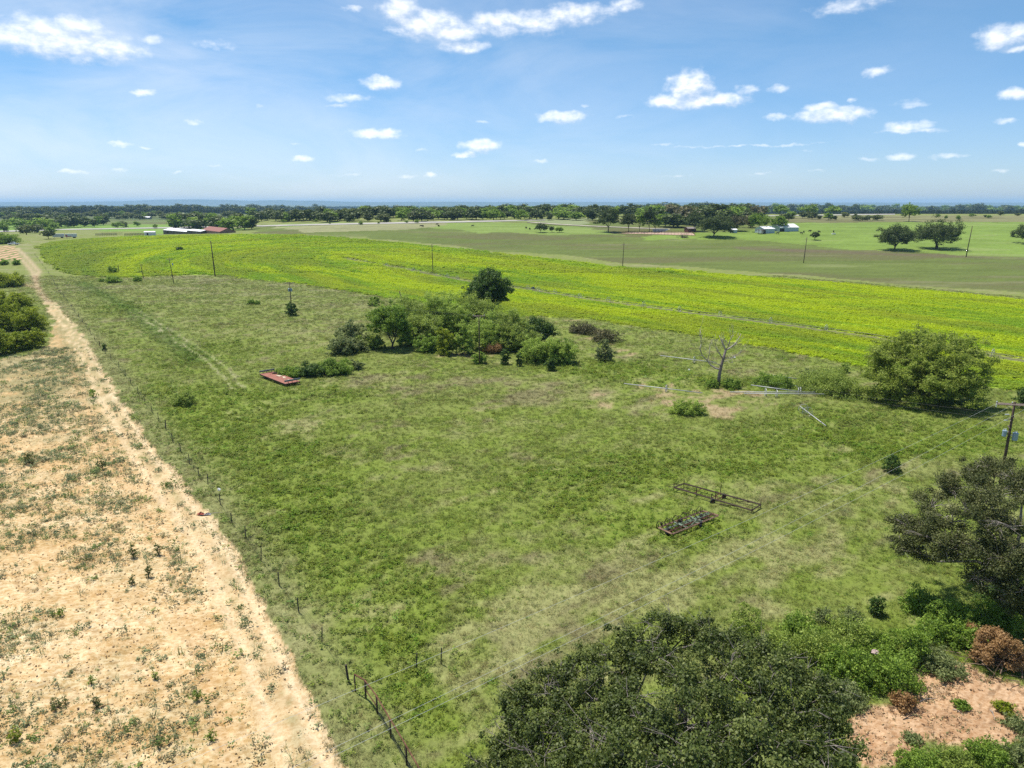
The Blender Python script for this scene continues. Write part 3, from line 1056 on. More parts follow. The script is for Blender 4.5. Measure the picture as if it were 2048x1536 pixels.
LM = dict(
    oak=leaf_mat('oak_leaves', (0.040, 0.060, 0.011), (0.090, 0.125, 0.022), (0.225, 0.260, 0.065), .34, gloss=.35),
    mesquite=leaf_mat('mesquite_leaves', (0.190, 0.245, 0.040), (0.305, 0.380, 0.062), (0.430, 0.500, 0.110), .58),
    dark=leaf_mat('dark_leaves', (0.041, 0.084, 0.017), (0.083, 0.146, 0.025), (0.160, 0.245, 0.046), 0.32),
    olive=leaf_mat('olive_leaves', (0.157, 0.218, 0.040), (0.278, 0.363, 0.065), (0.454, 0.542, 0.114), 0.45),
    willow=leaf_mat('willow_leaves', (0.192, 0.267, 0.046), (0.336, 0.452, 0.078), (0.529, 0.648, 0.136), 0.5),
    yellow=leaf_mat('yellow_green_leaves', (0.143, 0.197, 0.016), (0.274, 0.340, 0.025), (0.438, 0.484, 0.048), 0.48),
    grey=leaf_mat('grey_green_leaves', (0.129, 0.172, 0.056), (0.226, 0.273, 0.096), (0.354, 0.385, 0.154), 0.4),
    dry=leaf_mat('dry_leaves', (.22, .12, .045), (.40, .235, .095), (.55, .36, .17), .35),
    scrub=leaf_mat('scrub_leaves', (0.103, 0.175, 0.024), (0.203, 0.315, 0.039), (0.360, 0.492, 0.074), 0.42),
    far=leaf_mat('far_leaves', (0.047, 0.075, 0.018), (0.084, 0.120, 0.029), (0.159, 0.196, 0.047), .22),
    farl=leaf_mat('far_light_leaves', (0.087, 0.109, 0.032), (0.138, 0.171, 0.047), (0.203, 0.232, 0.068), .26),
    grey_oak=leaf_mat('dull_oak_leaves', (0.052, 0.064, 0.020), (0.105, 0.122, 0.036), (0.205, 0.210, 0.077), .3, gloss=.22),
    rust=leaf_mat('rust_leaves', (0.080, 0.082, 0.031), (0.135, 0.128, 0.052), (0.215, 0.190, 0.086), .25),
)
BARK = mat('bark', (.085, .068, .055), .9, var=.35, scale=4)
BARK_GREY = mat('grey_bark', (.20, .165, .145), .9, var=.35, scale=5)
BARK_PALE = mat('pale_bark', (.34, .295, .26), .85, var=.3, scale=5)
BARK_DARK = mat('dark_bark', (.055, .044, .036), .9, var=.35, scale=4)


def plant(name, p, label, cat, seed, R, Ht, zc=None, n_cl=24, rc=None, n_leaf=6000, ll=.3, lw=.18, m_='olive', trunk_h=None, r0=.15, multi=1, low=-.4, twigs=0, bark=None, squash=1., group=None, parts=('trunk', 'crown'), rz=None, sub=0, jit=.25, **kw):
    """a tree or bush of its own: an Empty with trunk and crown"""
    rng = np.random.default_rng(seed)
    root = empty(name, tuple(p), rng.random() * 6.28 if rz is None else rz, label=label, cat=cat, group=group)
    th = trunk_h if trunk_h is not None else Ht * .3
    rcl = rc or R * .32
    Rz = (Ht - th * .6) / 2 if zc is None else (Ht - zc)
    zcc = Ht - Rz if zc is None else zc
    cen, rad = clumps_round(rng, R - rcl * .6, Rz - rcl * .5, zcc, n_cl, rcl, low, jit, squash)
    cen[:, 2] = np.maximum(cen[:, 2], rcl * .35)
    c2, r2 = cen, rad
    if sub:                                       # small leaf sprays around each clump
        o = rng.normal(size=(len(cen), sub, 3))
        o /= np.linalg.norm(o, axis=2, keepdims=True)
        o[..., 2] = np.where(o[..., 2] < 0, o[..., 2] * .6, o[..., 2])
        sub = sub * 2
        o = rng.normal(size=(len(cen), sub, 3))
        o /= np.linalg.norm(o, axis=2, keepdims=True)
        o[..., 2] = np.where(o[..., 2] < 0, o[..., 2] * .6, o[..., 2])
        c2 = (cen[:, None, :] + o * rad[:, None, None] * (.30 + .85 * rng.random((len(cen), sub, 1)))).reshape(-1, 3)
        r2 = np.repeat(rad, sub) * (.24 + .30 * rng.random(len(c2)))
        c2[:, 2] = np.maximum(c2[:, 2], .15)
    mb = MB()
    limbs(rng, mb, cen, th, r0, min(6, n_cl), twigs=twigs, rad=rad, multi=multi)
    mb.build(parts[0], bark or BARK, root, smooth=True)
    link_mesh(parts[1], crown(parts[1], rng, c2, r2, n_leaf, ll, lw, LM[m_] if isinstance(m_, str) else m_, **kw), root)
    return root


# ------------------------------------------------------------------ ground cover drawn by geometry nodes
def scatter(name, pts, col, scl, idx, protos, label, rng, tiltmax=.25, zs=None):
    n = len(pts)
    me = bpy.data.meshes.new(name)
    me.vertices.add(n)
    me.vertices.foreach_set('co', np.ascontiguousarray(pts, np.float32).ravel())
    rot = np.stack([rng.normal(size=n) * tiltmax * .5, rng.normal(size=n) * tiltmax * .5, rng.random(n) * 6.283], 1).astype(np.float32)
    sc3 = np.stack([scl, scl, scl if zs is None else zs], 1).astype(np.float32)
    for an, ty, key, data in (('col', 'FLOAT_COLOR', 'color', np.concatenate([col, np.ones((n, 1))], 1).astype(np.float32)), ('rot', 'FLOAT_VECTOR', 'vector', rot), ('scl', 'FLOAT_VECTOR', 'vector', sc3), ('idx', 'INT', 'value', idx.astype(np.int32))):
        a = me.attributes.new(an, ty, 'POINT')
        a.data.foreach_set(key, np.ascontiguousarray(data).ravel())
    o = link_mesh(name, me, label=label, kind='stuff')
    pc = bpy.data.collections.new(name + '_plants')
    for i, m_ in enumerate(protos):
        po = bpy.data.objects.new('%s_plant_%d' % (name, i), m_)
        pc.objects.link(po)
    ng = bpy.data.node_groups.new(name + '_nodes', 'GeometryNodeTree')
    ng.interface.new_socket('Geometry', in_out='INPUT', socket_type='NodeSocketGeometry')
    ng.interface.new_socket('Geometry', in_out='OUTPUT', socket_type='NodeSocketGeometry')
    N, L = ng.nodes, ng.links
    gi, go = N.new('NodeGroupInput'), N.new('NodeGroupOutput')
    ci = N.new('GeometryNodeCollectionInfo')
    ci.inputs['Collection'].default_value = pc
    ci.inputs['Separate Children'].default_value = True
    ci.inputs['Reset Children'].default_value = True
    ip = N.new('GeometryNodeInstanceOnPoints')
    ip.inputs['Pick Instance'].default_value = True

    def na(nm, ty):
        q = N.new('GeometryNodeInputNamedAttribute')
        q.data_type = ty
        q.inputs['Name'].default_value = nm
        return q.outputs[0]
    L.new(gi.outputs[0], ip.inputs['Points'])
    L.new(ci.outputs[0], ip.inputs['Instance'])
    L.new(na('idx', 'INT'), ip.inputs['Instance Index'])
    L.new(na('rot', 'FLOAT_VECTOR'), ip.inputs['Rotation'])
    L.new(na('scl', 'FLOAT_VECTOR'), ip.inputs['Scale'])
    L.new(ip.outputs[0], go.inputs[0])
    md = o.modifiers.new('plants', 'NODES')
    md.node_group = ng
    return o


def tuft(seed, n, h, spread, w, lean, m_):
    rng = np.random.default_rng(seed)
    v, f, lv = [], [], []
    for i in range(n):
        a = rng.random() * 6.283
        r = spread * math.sqrt(rng.random())
        b = np.array([math.cos(a) * r, math.sin(a) * r, -.03])
        d = np.array([math.cos(a + rng.normal() * .9), math.sin(a + rng.normal() * .9), 0])
        hh = h * (.55 + .6 * rng.random())
        ln = lean * (.3 + rng.random())
        s = np.array([-d[1], d[0], 0]) * w * .5
        m1 = b + np.array([0, 0, hh * .6]) + d * ln * hh * .35
        tp = b + np.array([0, 0, hh * (1 - .25 * ln)]) + d * ln * hh
        k = len(v)
        v += [b - s, b + s, m1 + s * .8, m1 - s * .8, tp + s * .15, tp - s * .15]
        f += [(k, k + 1, k + 2, k + 3), (k + 3, k + 2, k + 4, k + 5)]
        t = rng.random()
        lv += [t, t]
    return np_mesh('tuft', np.array(v), np.array(f), m_, [('lv', 'FLOAT', 'FACE', np.array(lv, np.float32))])


def weed(seed, n, R, h, ll, lw, m_, k=5, up=.5):
    rng = np.random.default_rng(seed)
    c = np.stack([rng.normal(size=k) * R * .45, rng.normal(size=k) * R * .45, h * (.35 + .35 * rng.random(k))], 1)
    v, f, lv = leaves(rng, c, np.full(k, R * .5), n, ll, lw, flat=.6, shell=.2, up=up, tone=.2)
    v[:, 2] = np.maximum(v[:, 2], -.02)
    return np_mesh('weed', v, f, m_, [('lv', 'FLOAT', 'FACE', lv.astype(np.float32))])


def rand_wedge(rng, y0, y1, per_m2, tmin=-.88, tmax=.88):
    area = (tmax - tmin) * (y1 * y1 - y0 * y0) / 2
    n = int(area * per_m2)
    y = np.sqrt(y0 * y0 + rng.random(n) * (y1 * y1 - y0 * y0))
    t = tmin + rng.random(n) * (tmax - tmin)
    return t * y, y


def clod(seed):
    rng = np.random.default_rng(seed)
    v = np.array([(0, 0, .8), (1, 0, .15), (.31, .95, .1), (-.81, .59, .15), (-.81, -.59, .1), (.31, -.95, .15), (0, 0, -.4)]) * (1 + .35 * rng.normal(size=(7, 3)))
    f = [(0, 1, 2), (0, 2, 3), (0, 3, 4), (0, 4, 5), (0, 5, 1), (6, 2, 1), (6, 3, 2), (6, 4, 3), (6, 5, 4), (6, 1, 5)]
    return np_mesh('clod', v, np.array(f), leaf_mat('clod_earth', None, None, None, 0., instanced=True, gloss=.05), [('lv', 'FLOAT', 'FACE', np.full(10, .5, np.float32))])


def build_litter_cover(rng):
    # clods of the sand
    x, y = rand_wedge(rng, 30, 110, 7.0, -.95, .75)
    z = zone(x, y)
    k = ((z == 2) | (z == 3) | ((z == 4) & (rng.random(len(x)) < .25))) & (rng.random(len(x)) < .25 + 1.0 * fbm(x, y, 2.5, 3, 431))
    x, y = x[k], y[k]
    n = len(x)
    c = np.array([(.52, .375, .20)]) * (.62 + .75 * rng.random((n, 1))) * np.array([1, .97, .95])
    scatter('clods', np.stack([x, y, terrain(x, y) + .01], 1), np.clip(c, 0, .75), .03 + .10 * rng.random(n) ** 2.5, rng.integers(0, 3, n), [clod(i) for i in range(3)], 'small clods of earth strewn over the bare sand', rng, .6)
    # dead leaves and twigs on the cleared ground
    x, y = rand_wedge(rng, 33, 60, 26., .35, .85)
    k = (zone(x, y) == 3) & (rng.random(len(x)) < 1.4 * fbm(x, y, 1.6, 3, 435) - .46)
    x, y = x[k], y[k]
    n = len(x)
    lm = leaf_mat('litter_leaves', None, None, None, .1, instanced=True, gloss=.1)
    protos = [weed(71, 9, .22, .04, .11, .06, lm, 3, 1.6), weed(72, 7, .30, .03, .26, .022, lm, 3, 1.6), weed(73, 12, .26, .06, .09, .05, lm, 3, 1.2)]
    t = rng.random(n)
    c = np.where((t < .5)[:, None], C(.20, .115, .06), np.where((t < .8)[:, None], C(.34, .24, .14), C(.14, .15, .06))) * (.6 + .8 * rng.random((n, 1)))
    scatter('leaf_litter', np.stack([x, y, terrain(x, y) + .03], 1), c, .6 + .9 * rng.random(n), rng.integers(0, 3, n), protos, 'dead leaves and twigs littering the cleared ground', rng, .2)


def build_cover():
    rng = np.random.default_rng(11)
    mi_ = leaf_mat('cover_blades', None, None, None, .45, instanced=True, gloss=.15)
    xs, ys, sc = [], [], []
    for y0, y1, dn, s in ((27, 70, 13., .62), (70, 115, 8.0, .74), (115, 180, 3.8, 1.0), (180, 350, 1.3, 1.5)):
        x, y = rand_wedge(rng, y0, y1, dn)
        xs.append(x)
        ys.append(y)
        sc.append(np.full(len(x), s))
    x, y, s = map(np.concatenate, (xs, ys, sc))
    z = zone(x, y)
    dens = .25 + 1.1 * fbm(x, y, 4, 3, 401)
    bare = np.clip(sum(b(x, y) for b in B_BARE), 0, 1)
    dp, _ = dist_line(PATH, x, y)
    dens = dens * np.where(np.abs(dp - 1.15) < .38, .15, 1)
    behind = inside(FIELDS[0][0], x, y) & (y > 230)
    de, se = dist_line(TRACK, x, y)
    edge = (z == 4) & (se > 0) & (de > 1.15) & (rng.random(len(x)) < .75 * (de - 1.1))
    k = ((z == 0) | edge) & ~behind & (rng.random(len(x)) < dens) & (rng.random(len(x)) > bare * .55)
    x, y, s = x[k], y[k], s[k]
    c = ground_albedo(x, y)
    c = np.where((zone(x, y) == 4)[:, None], C(.21, .21, .10), c)
    n = len(x)
    c = c * (.84 + .42 * rng.random((n, 1))) * (1 + .08 * rng.normal(size=(n, 3)))
    palew = c[:, 0] / (c[:, 1] + 1e-3)
    lush_w = np.clip(sum(b(x, y) for b in B_LUSH), 0, 1)
    broad = (rng.random(n) < .10 + .28 * lush_w) & (palew < .92)
    idx = np.where(broad, 3 + rng.integers(0, 2, n), rng.integers(0, 3, n))
    c[broad] *= np.array([1.25, 1.32, .95])
    sz = s * (.55 + .8 * rng.random(n)) * (.7 + .7 * fbm(x, y, 7, 3, 405)) * (1 + .7 * lush_w * broad)
    P = np.stack([x, y, terrain(x, y)], 1)
    protos = [tuft(1, 24, .30, .24, .022, 1.2, mi_), tuft(2, 20, .36, .28, .024, 1.35, mi_), tuft(3, 24, .24, .32, .026, 1.5, mi_), weed(4, 34, .30, .24, .13, .08, mi_, 5, 1.1), weed(5, 30, .34, .30, .15, .07, mi_, 5, 1.1)]
    scatter('grass', P, np.clip(c, .01, .5), sz, idx, protos, 'mixed green and pale seeding grass covering the pasture', rng)
    # sown field
    xs, ys, sc = [], [], []
    for y0, y1, dn, s in ((120, 230, 2.3, 1.0), (230, 360, 1.5, 1.3), (360, 640, .60, 2.1)):
        x, y = rand_wedge(rng, y0, y1, dn)
        xs.append(x)
        ys.append(y)
        sc.append(np.full(len(x), s))
    x, y, s = map(np.concatenate, (xs, ys, sc))
    z = zone(x, y)
    dw, _ = dist_line(WHEELROW, x, y)
    k = (z == 1) & (dw > 2.4 + 1.0 * rng.random(len(x)))
    x, y, s = x[k], y[k], s[k]
    n = len(x)
    c = ground_albedo(x, y) * (.95 + .20 * rng.random((n, 1)))
    sz = s * (.7 + .6 * rng.random(n)) * (.75 + .5 * fbm(x / 3, y, 8, 3, 411))
    P = np.stack([x, y, terrain(x, y) - .05], 1)
    mc_ = leaf_mat('crop_leaves', None, None, None, .45, instanced=True, gloss=.15, spread=(.90, 1.12))
    protos = [weed(11 + i, 46, .68, .40, .27, .18, mc_, 8, 1.7) for i in range(3)]
    scatter('crop_plants', P, np.clip(c, .01, .6), sz, rng.integers(0, 3, n), protos, 'bright yellow green leafy crop covering the sown field', rng)
    # low weeds on the sand, clearing litter
    x, y = rand_wedge(rng, 30, 175, 5.5, -.95, .2)
    z = zone(x, y)
    pt = fbm(x, y, 6, 3, 421) * .65 + .35 * fbm(x, y, 1.6, 2, 425)
    d, sd = dist_line(TRACK, x, y)
    keep = np.where(d < 3.0, .16, np.clip((pt - .415) * 6.0, .10, 1) * np.where(y > 95, .55, .85))
    k = (z == 2) & (rng.random(len(x)) < keep)
    k |= (z == 4) & (rng.random(len(x)) < np.where(d < .55, .45 * sstep(.42, .6, fbm(x, y, 3, 2, 427)), .05))
    x, y = x[k], y[k]
    n = len(x)
    tone = rng.random(n)
    c = np.where((tone < .62)[:, None], C(.235, .275, .140), np.where((tone < .85)[:, None], C(.205, .275, .080), C(.30, .27, .15)))
    c = c * (.7 + .6 * rng.random((n, 1)))
    sz = (.58 + 1.5 * rng.random(n) ** 2.6) * (.95 + .2 * (y > 80))
    P = np.stack([x, y, terrain(x, y) - .02], 1)
    protos = [weed(21, 46, .42, .30, .11, .07, mi_), weed(22, 38, .36, .42, .12, .06, mi_), weed(23, 30, .5, .22, .10, .07, mi_), tuft(24, 18, .4, .16, .02, .8, mi_)]
    build_litter_cover(rng)
    scatter('sand_weeds', P, c, sz, rng.integers(0, 4, n), protos, 'low grey green weeds dotted over the sandy field', rng)


build_cover()


# ------------------------------------------------------------------ far country: hills, woods, roads
def build_far():
    prof = [(-1500, 404), (-700, 403.5), (0, 404), (140, 404), (230, 403.2), (290, 402), (340, 399.8), (420, 399.2), (456, 400.2), (485, 400.5), (520, 402), (545, 401), (575, 400.4), (612, 402),
            (645, 401.2), (690, 403.2), (760, 404.2), (900, 403.6), (1010, 404.2), (1200, 404), (1400, 405), (1700, 405), (2048, 405.4), (2700, 404.6), (3500, 404)]
    xs = np.arange(-640, 2690, 20)
    ys = np.interp(xs, [p[0] for p in prof], [p[1] for p in prof])
    D = 19500.
    v, f = [], []
    for i, (a, b) in enumerate(zip(xs, ys)):
        X = (a - CX) / F_PX * D * (1 / math.cos(PITCH)) * .97
        Z = H + (HOR - b) / F_PX * D + 6 * (fbm(np.array([X]), np.array([0.]), 300, 3, 501)[0] - .5)
        for (dy, k) in ((-2200, 0.), (-700, .55), (-250, .92), (0, 1.), (1500, .9), (3000, 0.)):
            v.append((X, D + dy, -14 + (Z + 14) * k))
    n = len(xs)
    for i in range(n - 1):
        for j in range(5):
            f.append((i * 6 + j, (i + 1) * 6 + j, (i + 1) * 6 + j + 1, i * 6 + j + 1))
    me = bpy.data.meshes.new('hills')
    me.from_pydata(v, [], f)
    me.materials.append(mat('hill_scrub', (.06, .08, .035), .95, scale=.01, col2=(.13, .13, .07)))
    link_mesh('hills', me, kind='structure')
    # woods too far to count
    rng = np.random.default_rng(31)
    mi_ = leaf_mat('far_cover', None, None, None, .2, instanced=True, gloss=.1)
    pts = []
    for y0, y1, dn in ((1450, 2300, 2.2e-3), (2300, 4200, 1.1e-3), (4200, 9000, 1.5e-4)):
        x, y = rand_wedge(rng, y0, y1, dn, -.85, .85)
        w = fbm(x / 3.5, y, 420, 4, 121)
        k = w < .53
        pts.append(np.stack([x[k], y[k]], 1))
    x, y = rand_wedge(rng, 2250, 2750, 3.2e-3, -.64, -.27)          # the dark belt of the left
    pts.append(np.stack([x, y], 1))
    P = np.concatenate(pts)
    n = len(P)
    c = C(.040, .060, .022) * (.7 + .6 * rng.random((n, 1)))
    sz = (.8 + .6 * rng.random(n)) * np.where(P[:, 1] > 4200, 2.4, np.where(P[:, 1] > 2300, 1.35, 1.0))
    protos = []
    for i in range(3):
        r2 = np.random.default_rng(60 + i)
        cen, rad = clumps_round(r2, 3.6, 3.2, 4.6, 9, 2.2, -.6)
        v_, f_, lv = leaves(r2, cen, rad, 130, 2.6, 1.9)
        protos.append(np_mesh('wood', v_, f_, mi_, [('lv', 'FLOAT', 'FACE', lv.astype(np.float32))]))
    zz = terrain(P[:, 0], P[:, 1])
    scatter('distant_woods', np.stack([P[:, 0], P[:, 1], zz - .3], 1), c, sz, rng.integers(0, 3, n), protos, 'dark woods massed on the hazy plain towards the horizon', rng, .1, zs=np.minimum(sz, 1.3) * (.8 + .4 * rng.random(n)))


def ribbon(name, top, bot, m_, lift=.3):
    """a road between two outlines (far and near edge)"""
    a, b = line_px(top, 8), line_px(bot, 8)
    n = min(len(a), len(b))
    v, f = [], []
    for i in range(n):
        for t in (0, .33, .67, 1):
            p = a[i] * (1 - t) + b[i] * t
            v.append((p[0], p[1], float(terrain(p[0], p[1])) + lift))
    for i in range(n - 1):
        for j in range(3):
            f.append((i * 4 + j, i * 4 + j + 1, (i + 1) * 4 + j + 1, (i + 1) * 4 + j))
    me = bpy.data.meshes.new(name)
    me.from_pydata(v, [], f)
    me.materials.append(m_)
    return link_mesh(name, me, kind='structure')


build_far()
ROADM = mat('pale_road', (.30, .28, .245), .9, scale=.05, col2=(.40, .375, .33))
ribbon('highway', [(-300, 464.5), (0, 461.8), (130, 458.2), (340, 454.6), (500, 451.4), (660, 447.6), (815, 444.2), (960, 441.8), (1090, 439.4)],
       [(-300, 467.5), (0, 464.6), (130, 460.2), (340, 456.8), (500, 453.8), (660, 450.2), (815, 447.4), (960, 444.4), (1090, 441.2)], ROADM)
ribbon('highway', [(1440, 432.8), (1560, 430.9), (1650, 429.6), (1740, 428.4), (1790, 428.0)], [(1440, 434.0), (1560, 432.3), (1650, 431.2), (1740, 430.1), (1790, 429.6)], ROADM)
ribbon('ranch_drive', [(1054, 443.6), (1100, 447.2), (1150, 450.2), (1200, 452.6), (1340, 458.4)], [(1054, 444.8), (1100, 448.6), (1150, 451.6), (1200, 454.0), (1340, 459.8)], mat('drive_caliche', (.36, .32, .25), .95, scale=.1))
build_haze()


# ------------------------------------------------------------------ trees and bushes
def top_h(p, py):
    d = px_dir(CX, py)
    return H + float(d[2]) / float(d[1]) * p[1] - p[2]


def P_(x0, x1, yt, yb, k=.7):
    """base point, radius and height of a plant from its outline"""
    q = G((x0 + x1) / 2, yb)
    R = (x1 - x0) / 2 * mpp(q)
    p = q.copy()
    p[1] += R * k
    p[0] *= p[1] / q[1]
    p[2] = float(terrain(p[0], p[1]))
    s = mpp(p)
    return p, (x1 - x0) / 2 * s, max(top_h(p, yt), .4), s


def bush(name, label, cat, x0, x1, yt, yb, seed, m_='olive', k=.7, cov=5.0, lpx=3.5, asp=.55, n_cl=None, **kw):
    p, R, Ht, s = P_(x0, x1, yt, yb, k)
    Ht = Ht - R * .12
    ll = max(.12, lpx * s)
    n = int(cov * 2 * math.pi * R * max(R, Ht / 2) / (ll * ll * asp * .5))
    kw.setdefault('low', -.55)
    R *= 1.10
    kw.setdefault('trunk_h', Ht * .16)
    kw.setdefault('zc', Ht * .34)
    kw.setdefault('r0', max(.05, R * .028))
    kw.setdefault('rc', R * .38)
    return plant(name, p, label, cat, seed, R, Ht, n_cl=n_cl or int(24 + 3.0 * R), n_leaf=min(n, 26000), ll=ll, lw=ll * asp, m_=m_, **kw)


def tree_px(name, label, x0, x1, yt, yb, seed, m_='dark', trunk=.28, cov=4.6, lpx=3.1, asp=.6, n_cl=None, cat='tree', **kw):
    """a tree whose foot is seen at yb"""
    p = G((x0 + x1) / 2, yb)
    s = mpp(p)
    R = (x1 - x0) / 2 * s
    Ht = top_h(p, yt)
    R *= .97
    ll = max(.12, lpx * s)
    n = int(cov * 2 * math.pi * R * max(R, Ht / 2) / (ll * ll * asp * .5))
    kw.setdefault('r0', max(.12, R * .045))
    kw.setdefault('rc', R * .36)
    kw.setdefault('low', -.5)
    return plant(name, p, label, cat, seed, R, Ht, n_cl=n_cl or int(26 + 2.4 * R), trunk_h=Ht * trunk, zc=Ht * (trunk * .75 + (1 - trunk * .75) * .5), n_leaf=min(n, 26000), ll=ll, lw=ll * asp, m_=m_, **kw)


def build_thicket():
    g = 'trees of the thicket in the middle of the pasture'
    tree_px('oak_tree', 'round dark green tree standing tallest behind the thicket beside the crop', 928, 1038, 545, 645, 101, 'dark', .2, sub=5, group=g, n_cl=34)
    bush('willow_tree', 'broad olive willow at the back left of the thicket under the leaning pole top', 'tree', 760, 850, 590, 672, 102, 'olive', lpx=3.2, asp=.35, multi=4, group=g, sub=4, droop=.2)
    bush('willow_tree', 'tall olive willow in the back middle of the thicket', 'tree', 838, 925, 578, 668, 103, 'willow', lpx=3.2, asp=.35, multi=4, group=g, sub=4, droop=.2)
    bush('willow_tree', 'wide olive willow just left below the round dark tree', 'tree', 905, 1000, 584, 664, 104, 'olive', lpx=3.2, asp=.35, multi=4, group=g, sub=4, droop=.2)
    tree_px('hackberry_tree', 'dark leafy tree with shaded trunk at the left front of the thicket', 738, 826, 606, 697, 105, 'scrub', .2, sub=4, group=g, multi=2)
    bush('shrub', 'grey green low shrub at the far left end of the thicket, upper one', 'shrub', 676, 735, 638, 698, 106, 'grey', group=g, multi=3, sub=3)
    bush('shrub', 'grey green low shrub spreading in front at the far left end of the thicket', 'shrub', 662, 722, 668, 710, 107, 'grey', group=g, multi=3, sub=3)
    bush('shrub', 'mid green shrub between the grey shrubs and the dark left tree', 'shrub', 716, 766, 665, 700, 108, 'olive', group=g, multi=3, sub=3)
    bush('willow_bush', 'small light willow bush right of the dark left tree trunk', 'bush', 797, 838, 645, 694, 109, 'willow', asp=.35, group=g, multi=4, sub=3, droop=.3)
    bush('willow_bush', 'light green willow bush left of the middle pole, narrower one', 'bush', 872, 912, 654, 712, 110, 'yellow', asp=.35, group=g, multi=5, sub=3, droop=.3)
    bush('willow_bush', 'light green willow bush left of the middle pole, close beside it', 'bush', 904, 948, 648, 712, 111, 'willow', asp=.35, group=g, multi=5, sub=3, droop=.3)
    bush('willow_tree', 'light olive willow right behind the middle pole', 'tree', 938, 1010, 632, 704, 112, 'willow', asp=.35, group=g, multi=4, sub=4, droop=.25)
    bush('willow_tree', 'tall olive willow with leaning stems right of the middle pole', 'tree', 985, 1062, 614, 702, 113, 'olive', asp=.35, group=g, multi=5, sub=4, droop=.25)
    bush('persimmon_tree', 'dark glossy leaved tree at the right end of the thicket', 'tree', 1036, 1106, 632, 694, 114, 'dark', group=g, multi=3, sub=4)
    bush('willow_bush', 'wide light green willow bush in front of the right end of the thicket, left half', 'bush', 1040, 1100, 672, 728, 115, 'willow', asp=.35, group=g, multi=6, sub=4, droop=.3)
    bush('willow_bush', 'wide light green willow bush in front of the right end of the thicket, right half', 'bush', 1086, 1150, 666, 731, 116, 'willow', asp=.35, group=g, multi=6, sub=4, droop=.3)
    bush('willow_bush', 'olive willow bush filling the dark gap in the middle of the thicket', 'bush', 800, 880, 618, 690, 151, 'olive', asp=.35, group=g, multi=4, sub=4)
    bush('willow_bush', 'olive willow bush behind the foot of the leaning stems', 'bush', 1000, 1064, 650, 706, 152, 'olive', asp=.35, group=g, multi=4, sub=4)
    bush('willow_bush', 'light willow bush left of the round dark tree, filling the back row', 'bush', 880, 950, 596, 672, 153, 'willow', asp=.35, group=g, multi=4, sub=4)
    bush('vine_patch', 'bright green mound of vines between the willow bushes', 'vines', 832, 884, 668, 706, 117, 'scrub', sub=3, parts=('stem', 'foliage'))
    bush('reed_clump_plant', 'orange brown dry reeds behind the middle pole', 'reeds', 970, 1004, 684, 708, 118, 'dry', asp=.18, parts=('stem', 'foliage'))
    for i, (a, b, t, q, l, mm) in enumerate([(944, 974, 702, 728, 'small leafy weed bush at the foot of the middle pole', 'scrub'), (1000, 1020, 697, 730, 'dark narrow sapling right of the middle pole', 'dark'),
                                             (1032, 1046, 706, 733, 'thin dark sapling left of the wide willow bush', 'dark'), (1090, 1112, 714, 742, 'small dark cedar in the grass in front of the wide willow bush', 'dark'),
                                             (1191, 1226, 680, 724, 'dark grey cedar standing alone right of the thicket', 'grey'), (738, 760, 592, 612, 'small green bush behind the left of the thicket near the crop', 'scrub'),
                                             (556, 712, 724, 756, 'long low mound of dark green weeds behind the rusty trailer', 'scrub'), (700, 726, 722, 740, 'small grey weed clump right of the weed mound', 'grey')]):
        if i == 6:
            for j, (x0, x1, yt, yb, l2) in enumerate([(556, 606, 735, 757, 'low dark weed mound touching the rusty trailer'), (598, 652, 728, 755, 'low dark weed mound in the middle behind the rusty trailer'), (642, 704, 722, 752, 'low dark weed mound at the right end behind the rusty trailer')]):
                bush('weed_mound', l2, 'weeds', x0, x1, yt, yb, 140 + j, ('scrub', 'dark', 'scrub')[j], sub=3, parts=('stem', 'foliage'), lpx=2.6, group='weed mound behind the trailer')
            continue
        bush('sapling' if i in (1, 2) else 'small_bush', l, 'sapling' if i in (1, 2) else 'bush', a, b, t, q, 120 + i, mm, k=.5, lpx=2.8, sub=2)


build_thicket()


def sprays(rng, cen, rad, k, r0, r1, zmin=.6):
    o = rng.normal(size=(len(cen), k, 3))
    o /= np.linalg.norm(o, axis=2, keepdims=True)
    o[..., 2] = np.where(o[..., 2] < -.2, o[..., 2] * .4, o[..., 2])
    c = (cen[:, None] + o * rad[:, None, None] * (.25 + 1.0 * rng.random((len(cen), k, 1)))).reshape(-1, 3)
    r = np.repeat(rad, k) * (r0 + (r1 - r0) * rng.random(len(c)))
    c[:, 2] = np.maximum(c[:, 2], zmin)
    return c, r


